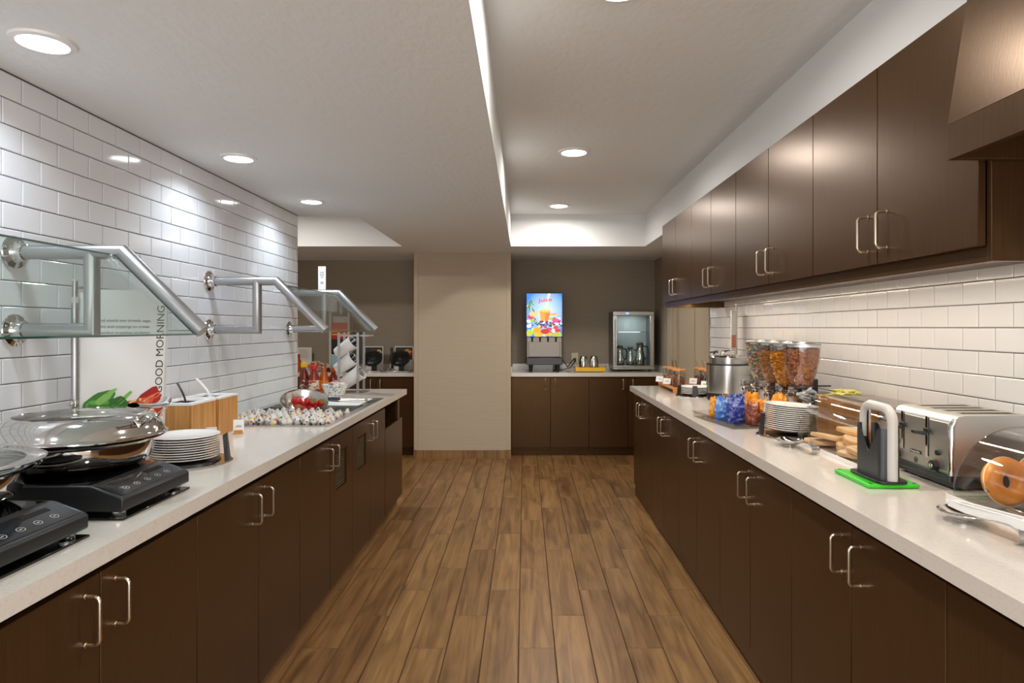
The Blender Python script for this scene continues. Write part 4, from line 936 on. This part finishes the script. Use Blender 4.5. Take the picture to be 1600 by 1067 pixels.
for k, (kind, fm, pr, cnt, nm) in enumerate(FC):
    y = 3.12+.177*k
    where = ['nearest', 'second', 'third', 'farthest'][k]
    t = thing('cereal_dispenser', 'clear cereal dispenser full of %s cereal, %s of the row' % (nm, where), 'cereal dispenser', (1.35, y, HC), 0, 'cereal dispensers in a row')
    hp_ = [(.030, .19), (.040, .195), (.050, .215), (.066, .27), (.078, .33), (.083, .375), (.084, .40)]
    prof = hp_+[(.0815, .40)]+[(r_-.0025, z_+.001) for r_, z_ in hp_[::-1]]
    obj('hopper', G().lathe(prof, n=40), M['hopper'], t)
    obj('lid', G().lathe([(0, .402), (.086, .400), (.087, .404), (.086, .413), (.070, .416), (.066, .422), (0, .422)], n=40), M['chrome'] if False else M['satin'], t)
    obj('lid_rim', G().lathe([(.086, .396), (.0885, .397), (.0885, .406), (.086, .407)], n=40), M['chrome'], t)
    inn = [(.026, .195), (.044, .215), (.060, .27), (.072, .33), (.0765, .375), (.0765, .385)] if k in (0, 3) else [(.026, .195), (.044, .215), (.060, .27), (.072, .33), (.0745, .362)]
    g = G().lathe([(0, inn[0][1])]+[(r_-.004, z_) for r_, z_ in inn]+[(0, inn[-1][1]+.004)], n=24)
    obj('cereal_core', g, fm if kind != 'ring' else mat('pale_cereal', srgb(190, 160, 110), .7), t)
    o = obj('cereal', scatter_on(inn+[(.02, inn[-1][1]+.003)], cnt, pr, k, kind), fm, t, ang=20); o['kind'] = 'stuff'
    # portion chamber, spout, chrome paddle knob
    obj('chamber', G().lathe([(.030, -.034), (.034, -.030), (.034, .030), (.030, .034), (.0, .034)], (-.008, 0, .165), 24, (-1, 0, 0)).box(-.03, .02, -.024, .024, .14, .196), M['hopper'], t)
    sp = obj('spout', G().prism([(-.085, -.028, .185), (-.02, -.028, .19), (-.015, -.028, .12), (-.045, -.028, .085), (-.085, -.028, .10)], (0, .056, 0)), M['hopper'], t, .002)
    g = G(); g.cyl((-.04, 0, .165), (-.10, 0, .165), .006, n=10); g.lathe([(0, 0), (.013, .002), (.015, .010), (.010, .018), (0, .020)], (-.098, 0, .165), 16, (-1, 0, 0))
    for a in range(4):
        an = a*pi/2+.5; g.tube([(-.104, 0, .165), (-.107, .022*cos(an), .165+.022*sin(an)), (-.100, .034*cos(an), .165+.034*sin(an))], .009, 8, flat=.6)
    obj('knob', g, M['chrome'], t)
    if k == 0:
        obj('support_ring', G().lathe([(.046, .205), (.056, .203), (.056, .210), (.048, .212)], n=32).box(.04, .14, -.006, .006, .203, .210), M['dgrey'], t)
    obj('support_post', G().box(.05, .075, -.012, .012, .0455, .24), M['black'], t, .002)
t = thing('dispenser_base', 'black base plate under the cereal dispensers', 'stand', (1.35, 3.07, HC)); obj('plate', B(-.09, .11, 0, .68, 0, .045), M['black'], t, .006)

# ------------------------------------------------------------------ snack bags, bins
def bag_mesh(w, h, tk, m, seed):
    rnd = random.Random(seed); ox = rnd.uniform(0, 50)
    def f(side):
        def q(u, v):
            x = (u-.5)*w*(1.02-.20*v*v); env = (max(0, sin(pi*u))**.5)*(max(0, sin(pi*min(1, v*1.02+.0)))**.6 if v < .93 else .05)
            n = noise.noise(Vector((u*4+ox, v*5, side*3)))*.36+noise.noise(Vector((u*10+ox, v*11, side*7)))*.26
            y = side*tk/2*env*(1+n*1.6); z = v*h + noise.noise(Vector((u*7+ox, 3, 0)))*.30*h*max(0, v-.6)*2.5
            return (x+noise.noise(Vector((v*5, u*3+ox, 1)))*.06*w, y+noise.noise(Vector((u*3+ox, v*4, 9)))*.10*tk, max(0, z))
        return q
    g = G(); g.grid(f(1), 12, 14); g.grid(f(-1), 12, 14); return g.mesh('snack_bag', m, 60)
def bag(x, y, z, rz, w, h, tk, mk, label, seed, tilt=0, cat='snack bag'):
    o = tag(obj('snack_bag', bag_mesh(w, h, tk, M[mk], seed), None), label, cat, 'snack bags in the clear tray'); at(o, x, y, z, rz, tilt); return o
t = thing('snack_tray', 'clear plastic tray of snack bags at the right counter edge', 'tray', (1.005, 3.08, HC), R(9))
g = G(); w, d = .26, .47
g.box(0, w, 0, d, 0, .004); g.box(0, .004, 0, d, .004, .032); g.box(w-.004, w, 0, d, .004, .032); g.box(.004, w-.004, 0, .004, .004, .032); g.box(.004, w-.004, d-.004, d, .004, .032); obj('tray_body', g, M['acryl'], t)
obj('tray_lip', G().box(-.008, 0, -.008, d+.008, .029, .033).box(w, w+.008, -.008, d+.008, .029, .033).box(0, w, -.008, 0, .029, .033), M['acryl'], t)
zb = HC+.005
bag(1.022, 3.43, zb, .35, .085, .115, .05, 'b_orange', 'orange snack bag nearest the counter edge', 1, .05)
bag(1.035, 3.33, zb, .1, .095, .125, .055, 'b_lblue', 'light blue snack bag at the front of the tray', 2, -.05)
bag(1.065, 3.22, zb, .2, .105, .130, .06, 'b_navy', 'navy blue snack bag at the front of the tray', 3, -.08)
bag(1.135, 3.18, zb, -.2, .070, .115, .05, 'b_brown', 'brown snack bag beside the navy bag', 4, .0)
bag(1.185, 3.23, zb, .2, .085, .125, .05, 'b_orange', 'orange snack bag behind the black plate post', 5, .05)
bag(1.10, 3.31, zb, .5, .09, .120, .05, 'b_lblue', 'light blue snack bag in the second row', 6, .1)
bag(1.13, 3.41, zb, .0, .095, .135, .05, 'b_navy', 'navy blue snack bag at the back of the tray', 7, .1)
bag(1.19, 3.36, zb, .3, .10, .145, .055, 'b_orange', 'taller orange snack bag before the cereal spouts', 8, .0)
bag(1.115, 3.51, zb, .3, .09, .120, .05, 'b_brown', 'brown snack bag at the far tray end', 10, .0)
# clear bin with silver packets + loose orange bag on top
t = thing('clear_bin', 'clear bin of silver packets between plates and cereal', 'bin', (1.285, 3.015, HC)); w, d, h = .155, .045, .185
g = G(); g.box(0, w, 0, .003, 0, h); g.box(0, w, d-.003, d, 0, h); g.box(0, .003, .003, d-.003, 0, h); g.box(w-.003, w, .003, d-.003, 0, h); g.box(.003, w-.003, .003, d-.003, 0, .003); obj('bin_body', g, M['acryl'], t)
g = G(); rnd = random.Random(21)
for k in range(40):
    g.T = Matrix.Translation((rnd.uniform(.02, w-.02), d/2+rnd.uniform(-.006, .006), .02+.0045*k)) @ Matrix.Rotation(rnd.uniform(-.5, .5), 4, 'Z') @ Matrix.Rotation(rnd.uniform(-.5, .5), 4, 'X') @ Matrix.Rotation(rnd.uniform(-.6, .6), 4, 'Y'); g.box(-.02, .02, -.010, .010, -.003, .003)
o = obj('packets', g, M['b_grey'], t); o['kind'] = 'stuff'
bag(1.235, 3.10, HC+.004, .2, .11, .165, .05, 'b_orange', 'orange snack bag standing behind the tall plate stack', 14, .0)
# tea box
t = thing('tea_box', 'wooden box heaped with yellow-green tea packets beside the wall', 'box', (1.362, 2.79, HC)); w, d, h = .178, .19, .180
g = G(); g.box(0, w, 0, .008, 0, h); g.box(0, w, d-.008, d, 0, h); g.box(0, .008, .008, d-.008, 0, h); g.box(w-.008, w, .008, d-.008, 0, h); g.box(.008, w-.008, .008, d-.008, 0, .01); obj('box_body', g, M['bamboo'], t)
g = G(); rnd = random.Random(22)
for k in range(46):
    u, v = rnd.random(), rnd.random(); g.T = Matrix.Translation((.02+u*(w-.04), .02+v*(d-.04), h-.01+.034*sin(pi*u)*sin(pi*v)+rnd.uniform(-.006, .006))) @ Matrix.Rotation(rnd.random()*6, 4, 'Z') @ Matrix.Rotation(rnd.uniform(-.5, .5), 4, 'X'); g.box(-.026, .026, -.022, .022, -.0015, .0015)
g.T = None; g.box(.01, w-.01, .01, d-.01, .02, h-.02)
o = obj('tea_packets', g, M['b_yell'], t); o['kind'] = 'stuff'

# ------------------------------------------------------------------ acrylic bakery cases
def case(x0, x1, y0, y1, hh, top_x, label):
    t = thing('bakery_case', label, 'display case', (x0, y0, HC)); w, L = x1-x0, y1-y0; tx = top_x-x0
    obj('base_tray', G().box(-.012, w+.004, -.012, L+.012, 0, .006).box(-.012, -.006, -.012, L+.012, .006, .014), M['acryl'], t, .001)
    obj('base_edge', G().box(-.0135, -.012, -.012, L+.012, 0, .014), M['white'], t)
    def crv(a, off=0): return (tx-(tx-off)*cos(a), (hh-.014-off)*sin(a)+.014)
    n = 14; A = [crv(pi/2*i/n) for i in range(n+1)]; Bc = [crv(pi/2*i/n, .0025) for i in range(n+1)]
    g = G(); g.grid(lambda u, v: (A[round(u*n)][0], v*L, A[round(u*n)][1]), n, 1); g.grid(lambda u, v: (Bc[round(u*n)][0], v*L, Bc[round(u*n)][1]), n, 1)
    g.box(tx, w, 0, L, hh-.0025, hh); obj('roll_cover', g, M['acryl'], t, ang=30)
    for yy in (0, L-.0025):
        pts = [(x, yy, z) for x, z in A]+[(w, yy, hh), (w, yy, .006), (0, yy, .006)]
        e = obj('end_panel', G().prism(pts, (0, .0025, 0)), M['acryl'], t)
        g = G(); g.tube([(x, yy+.001, z) for x, z in [(0, .008)]+A+[(w, hh)]], .0016, 6); obj('edge_bead', g, M['lgrey'] if False else M['hopper'], e)
    a = pi/2*.52; x, z = crv(a); g = G(); g.tube([(x-.002, 0, z+.002), (x-.002, L, z+.002)], .0022, 8); obj('cover_lip', g, M['hopper'], t)
    obj('back_panel', G().box(w-.003, w, .003, L-.003, .006, hh-.003), M['acryl'], t)
    obj('knob', G().cyl((.030, L*.8, .055), (.012, L*.8, .052), .006, n=10), M['chrome'], t)
    return t
case(1.175, 1.51, 2.235, 2.755, .20, 1.31, 'clear roll-top bakery case of sliced bread')
case(1.228, 1.53, 1.27, 1.835, .205, 1.42, 'clear roll-top bakery case of bagels at the right edge')
# bread
def slice_mesh(kind):
    g = G(); P = []
    if kind == 0:   # loaf slice
        for k in range(24):
            a = 2*pi*k/24; P.append((.058*math.copysign(abs(cos(a))**.55, cos(a)), .050*math.copysign(abs(sin(a))**.6, sin(a))+(.006*abs(cos(a)) if sin(a) > 0 else 0), 0))
    else:
        for k in range(20): a = 2*pi*k/20; P.append((.07*cos(a), .042*sin(a), 0))
    g.prism(P, (0, 0, .014)); return g.mesh('bread_slice', M['crust'])
def bread(x, y, z, rz, rx, ry, kind, label, k=1):
    t = thing('bread_slice', label, 'bread', (x, y, z), 0, 'bread slices in the clear case'); t.rotation_euler = (rx, ry, rz)
    P = []
    for q_ in range(28):
        a = 2*pi*q_/28; P.append(((.060*math.copysign(abs(cos(a))**.55, cos(a)), .052*math.copysign(abs(sin(a))**.6, sin(a)), 0) if kind == 0 else (.078*cos(a), .045*sin(a), 0)))
    k = 1.2; P = [(p[0]*k, p[1]*k, 0) for p in P]
    obj('crust', G().prism(P, (0, 0, .016 if kind == 0 else .026)), M['crust'], t, .004, 3)
    Q = [(p[0]*.90, p[1]*.90, .0155 if kind == 0 else .0255) for p in P]; Q2 = [(p[0]*.90, p[1]*.90, -.0008) for p in P]
    obj('crumb', G().prism(Q, (0, 0, .0012)).prism(Q2, (0, 0, .001)), M['bread'], t, .0008, 1)
zb = HC+.008
for a in ((1.245, 2.66, zb, .2, 0, R(4), 0, 'bread slice at the far end, front of the case'), (1.255, 2.63, zb+.024, .5, R(4), R(10), 0, 'bread slice leaning on the far front slice'), (1.355, 2.65, zb, .1, 0, 0, 1, 'long bread roll half at the far back of the case'), (1.365, 2.58, zb+.03, .6, R(-8), 0, 1, 'long bread roll half on top at the back'),
          (1.285, 2.52, zb, 1.2, 0, 0, 1, 'long bread roll half in the middle of the case'), (1.300, 2.50, zb+.028, 1.0, R(6), R(-3), 1, 'long bread roll half on top in the middle'), (1.40, 2.47, zb, .2, 0, 0, 0, 'bread slice lying at the back, middle'), (1.255, 2.40, zb, .4, 0, 0, 0, 'pale bread slice front centre of the case'), (1.265, 2.355, zb+.019, .1, R(5), 0, 0, 'pale bread slice overlapping the front centre slice'),
          (1.375, 2.36, zb, .3, 0, 0, 0, 'bread slice at the near back of the case'), (1.385, 2.38, zb+.02, .9, R(-5), R(4), 1, 'long roll half on the near back slice'), (1.335, 2.57, zb+.056, .3, R(5), R(5), 0, 'topmost bread slice of the heap')):
    bread(*a)
# bagels
def bagel(x, y, z, rx, rz, label, s=1):
    t = thing('bagel', label, 'bagel', (x, y, z), 0, 'bagels in the clear case'); t.rotation_euler = (rx, 0, rz)
    def f(side):
        def q(u, v):
            a = u*2*pi; b = pi*v; rr = .040+.0225*cos(b); zz = side*.0235*sin(b)*(1+.06*sin(3*a)); k = 1+.02*sin(2*a+1); return (rr*k*cos(a)*s, rr*k*sin(a)*s, zz*s)
        return q
    obj('top_half', G().grid(f(1), 36, 12, True), M['bagel'], t); obj('bottom_half', G().grid(f(-1), 36, 12, True), M['bagel'], t)
    g = G(); n = 36
    g.grid(lambda u, v: ((.0625+.0012*cos(pi*(v-.5)))*s*cos(2*pi*u)*(1+.02*sin(4*pi*u+1)), (.0625+.0012*cos(pi*(v-.5)))*s*sin(2*pi*u)*(1+.02*sin(4*pi*u+1)), (v-.5)*.005*s), 36, 4, True); obj('cut_line', g, M['bread'], t)
bagel(1.305, 1.735, HC+.074, R(78), R(6), 'whole upright bagel nearest the toaster', 1.05)
bagel(1.425, 1.755, HC+.078, R(72), R(-10), 'whole upright bagel at the back of the case beside the first', 1.08)
bagel(1.335, 1.60, HC+.070, R(68), R(25), 'upright bagel at the right picture edge, second row', 1.05)
bagel(1.45, 1.60, HC+.072, R(70), R(0), 'upright bagel farthest back at the right edge', 1.05)
t = thing('tongs', 'small chrome tongs lying inside the bagel case', 'tongs', (1.262, 1.60, HC+.012), R(100)); 
for s in (-1, 1): obj('arm', G().tube([(-.05, s*.010, .004), (.05, s*.006, .010), (.06, 0, .011)], .004, 8), M['chrome'], t)
# ------------------------------------------------------------------ spoon rests
def rest(x, y, rz, label):
    t = thing('spoon_rest', label, 'spoon rest', (x, y, HC), rz)    # dish at origin, strap toward -y
    obj('dish', G().lathe([(0, .010), (.030, .011), (.050, .020), (.0545, .026), (.054, .028), (.049, .023), (.03, .014), (0, .013)], n=36, sx=.95, sy=1.15), M['chrome'], t)
    P = [(-.05+.0, .026), (-.075, .030), (-.115, .038), (-.150, .040), (-.176, .034), (-.186, .020), (-.180, .007), (-.165, .003)]
    g = G(); g.grid(lambda u, v: ((v-.5)*.034, P[round(u*7)][0], P[round(u*7)][1]), 7, 1); g.grid(lambda u, v: ((v-.5)*.034, P[round(u*7)][0], P[round(u*7)][1]-.0016), 7, 1)
    for e in (-.017, .017): g.grid(lambda u, v: (e, P[round(u*7)][0], P[round(u*7)][1]-.0016*v), 7, 1)
    obj('strap', g, M['steel'], t, ang=70)
    obj('foot', G().lathe([(0, 0), (.022, 0), (.024, .010), (0, .011)], n=20), M['chrome'], t)
rest(1.095, 2.645, R(8), 'steel spoon rest with curled strap before the bread case')
rest(1.105, 1.615, R(6), 'steel spoon rest with curled strap before the bagel case')
t = thing('white_tongs', 'white plastic tongs lying on the spoon rest before the bagels', 'tongs', (1.110, 1.62, HC+.034), R(-84))
for s in (-1, 1): obj('arm', G().prism([(-.045, s*.004, -.006), (.02, s*.010, -.008), (.19, s*.013, .002), (.19, s*.013, .026), (.02, s*.010, .016), (-.035, s*.004, .012)], (0, s*.004, 0)), M['white'], t, .002)
obj('hinge_end', G().box(.182, .196, -.017, .017, .002, .027), M['white'], t, .003)
obj('grip_pad', G().lathe([(0, 0), (.012, 0), (.014, .004), (0, .007)], (.005, .0, .008), 18), M['acryl'], t)

# ------------------------------------------------------------------ green board and bagel slicer
t = thing('cutting_board', 'bright green cutting board under the bagel slicer', 'cutting board', (1.045, 1.945, HC))
obj('board', B(0, .158, 0, .22, 0, .014), M['green'], t, .006, 3)
for x, y in ((.012, .205), (.012, .012), (.146, .012), (.146, .205)): obj('corner_grip', G().lathe([(0, 0), (.006, 0), (.006, .0012), (0, .0014)], (x, y, .014), 14), M['greend'], t)
t = thing('bagel_slicer', 'grey bagel slicer with loop handle on the green board', 'bagel slicer', (1.122, 2.035, HC+.0145))
P = [(.050*math.copysign(abs(cos(a))**.4, cos(a)), .098*math.copysign(abs(sin(a))**.4, sin(a)), 0) for a in [2*pi*k/40 for k in range(40)]]
obj('base', G().prism(P, (0, 0, .008)), M['black'], t, .002)
# housing: two curved cheeks with a V notch
g = G(); hz = .165
def cheek(sx, notch):
    n = 20; top = []
    for i in range(n+1):
        v = -.062+.124*i/n; zt_ = hz - (max(0, 1-abs(v+.004)/.056))*notch; top.append((v, zt_))
    P = [(sx, v, z) for v, z in top]+[(sx, .062, .008), (sx, -.062, .008)]
    g.prism(P, (.0025*(1 if sx > 0 else -1), 0, 0))
cheek(-.030, .082); cheek(.030, .082)
for s in (-1, 1):
    g.grid(lambda u, v, s=s: (.032*cos(pi*u), s*(.062+.014*sin(pi*u)), .008+(hz-.008)*v), 12, 1)
    g.grid(lambda u, v, s=s: (.0295*cos(pi*u), s*(.060+.014*sin(pi*u)), .008+(hz-.008)*v), 12, 1)
obj('housing', g, M['dgrey'], t)
hd = G(); P = [(0, -.082, .008), (0, -.082, .185)]
for k in range(1, 7): a = k*pi/12; P.append((0, -.082+.040*(1-cos(a)), .185+.040*sin(a)))
P += [(0, .045, .228), (0, .064, .220), (0, .078, .205), (0, .082, .185), (0, .082, .120)]
hd.tube(P, .0150, 14, flat=.9)
h = obj('loop_handle', hd, M['lgrey'], t, ang=60)
obj('screws', G().lathe([(0, 0), (.0035, 0), (0, .002)], (-.0115, -.082, .03), 10, (-1, 0, 0)).lathe([(0, 0), (.0035, 0), (0, .002)], (-.0115, -.082, .10), 10, (-1, 0, 0)), M['ink'], h)
obj('blade_bar', G().box(-.004, .004, .046, .058, .05, .215), M['chrome'], h)
# ------------------------------------------------------------------ toaster
t = thing('toaster', 'large four-slot brushed steel toaster', 'toaster', (1.282, 1.914, HC)); L, D, H = .304, .262, .226
pr = [(0, .045), (0, H-.03), (.006, H-.012), (.018, H-.003), (.035, H), (D-.02, H), (D-.004, H-.01), (D, H-.03), (D, .045)]
g = G()
slots = [(.040, .066), (.108, .134), (.172, .198), (.238, .264)]
# shell: prism along y, top split by the slots (x from .05 to .21)
def ring(y): return [(x, y, z) for x, z in pr]
a = [g.pt(p) for p in ring(0)]; b = [g.pt(p) for p in ring(L)]; n = len(pr)
g.face(a[::-1]); g.face(b)
for i in range(n):
    if i == 4: continue
    g.face((a[i], a[(i+1) % n], b[(i+1) % n], b[i]))
sx0, sx1, tx0, tx1 = .055, .215, .035, D-.02
ys = [0]+[q_ for s_ in slots for q_ in s_]+[L]
g.poly([(tx0, 0, H), (sx0, 0, H), (sx0, L, H), (tx0, L, H)]); g.poly([(sx1, 0, H), (tx1, 0, H), (tx1, L, H), (sx1, L, H)])
for k in range(0, len(ys), 2): g.poly([(sx0, ys[k], H), (sx1, ys[k], H), (sx1, ys[k+1], H), (sx0, ys[k+1], H)])
sh = obj('shell', g, M['steel_rough'], t)
g = G()
for y0, y1 in slots:
    g.poly([(sx0, y0, H), (sx0, y1, H), (sx0, y1, H-.10), (sx0, y0, H-.10)]); g.poly([(sx1, y0, H), (sx1, y1, H), (sx1, y1, H-.10), (sx1, y0, H-.10)])
    g.poly([(sx0, y0, H), (sx1, y0, H), (sx1, y0, H-.10), (sx0, y0, H-.10)]); g.poly([(sx0, y1, H), (sx1, y1, H), (sx1, y1, H-.10), (sx0, y1, H-.10)]); g.poly([(sx0, y0, H-.1), (sx1, y0, H-.1), (sx1, y1, H-.1), (sx0, y1, H-.1)])
obj('slot_lining', g, M['grille'], sh)
for y0, y1 in slots:
    g = G(); e = .003
    g.box(sx0-e, sx1+e, y0-e, y0, H, H+.0015); g.box(sx0-e, sx1+e, y1, y1+e, H, H+.0015); g.box(sx0-e, sx0, y0, y1, H, H+.0015); g.box(sx1, sx1+e, y0, y1, H, H+.0015); obj('slot_frame', g, M['chrome'], sh)
g = G(); g.box(-.004, .0, .018, L-.012, .052, H-.024); fp = obj('front_plate', g, M['steel_rough'], t, .003)
g = G(); g.tube([(-.002, .006, .046), (-.002, .006, H-.034), (.010, .008, H-.014)], .0085, 12); obj('corner_trim', g, M['chrome'], t)
obj('base', G().box(.004, D-.004, .004, L-.004, .008, .046).box(-.004, .004, .01, L-.01, .022, .046), M['dgrey'], t, .004)
for y in (.03, L-.03): 
    for x in (.03, D-.03): obj('foot', G().lathe([(0, 0), (.012, 0), (.012, .010), (0, .010)], (x, y, 0), 12), M['black'], t)
for yc in (.112, .243):
    obj('lever_slot', B(-.0046, -.0041, yc-.003, yc+.0015, .083, .207), M['darkhole'], fp)
    obj('slot_trim', B(-.0055, -.0041, yc+.003, yc+.014, .080, .209), M['chrome'], fp)
    lv = obj('lever', G().box(-.012, -.0045, yc-.010, yc+.016, .160, .172).prism([(-.012, yc-.009, .150), (-.012, yc+.006, .150), (-.052, yc+.014, .156), (-.052, yc-.001, .156)], (0, 0, .011)), M['black'], fp, .002)
for yc, yb_ in ((.074, .064), (.278, .276)):
    k = obj('browning_knob', G().lathe([(0, 0), (.017, 0), (.016, .016), (.013, .018), (0, .018)], (-.004, yc, .063), 24, (-1, 0, 0)), M['black'], fp)
    obj('knob_cap', G().lathe([(0, 0), (.009, 0), (.008, .002), (0, .003)], (-.0215, yc, .063), 18, (-1, 0, 0)), M['chrome'], k)
    g = G()
    for q_ in range(9): an = R(20+q_*17.5); g.box(-.0048, -.0041, yc+.0195*cos(an)-.0012, yc+.0195*cos(an)+.0012, .063+.0195*sin(an)-.001, .063+.0195*sin(an)+.001)
    obj('dial_marks', g, M['red'], fp)
    obj('button', G().lathe([(0, 0), (.0085, 0), (.008, .007), (0, .008)], (-.004, yb_, .104), 18, (-1, 0, 0)), M['black'], fp)
bd = obj('badge', G().box(-.0055, -.0041, .148, .206, .081, .092), M['black'], fp, .004, 3)
g = text_g('Proctor-Silex', lambda x, y: (-.0058, .201-x, .0835+y), .048, .0065, True); obj('lettering', g, M['white'], bd)
g = G(); g.lathe([(.0075, 0), (.0095, 0), (.0095, .0008), (.0075, .0008), (.0075, 0)], (-.0041, .177, .060), 24, (-1, 0, 0)); g.box(-.005, -.0041, .1735, .1745, .056, .064); g.box(-.005, -.0041, .1795, .1805, .056, .064); g.box(-.005, -.0041, .1745, .1795, .0595, .0605)
obj('round_emblem', g, M['ink'], fp)
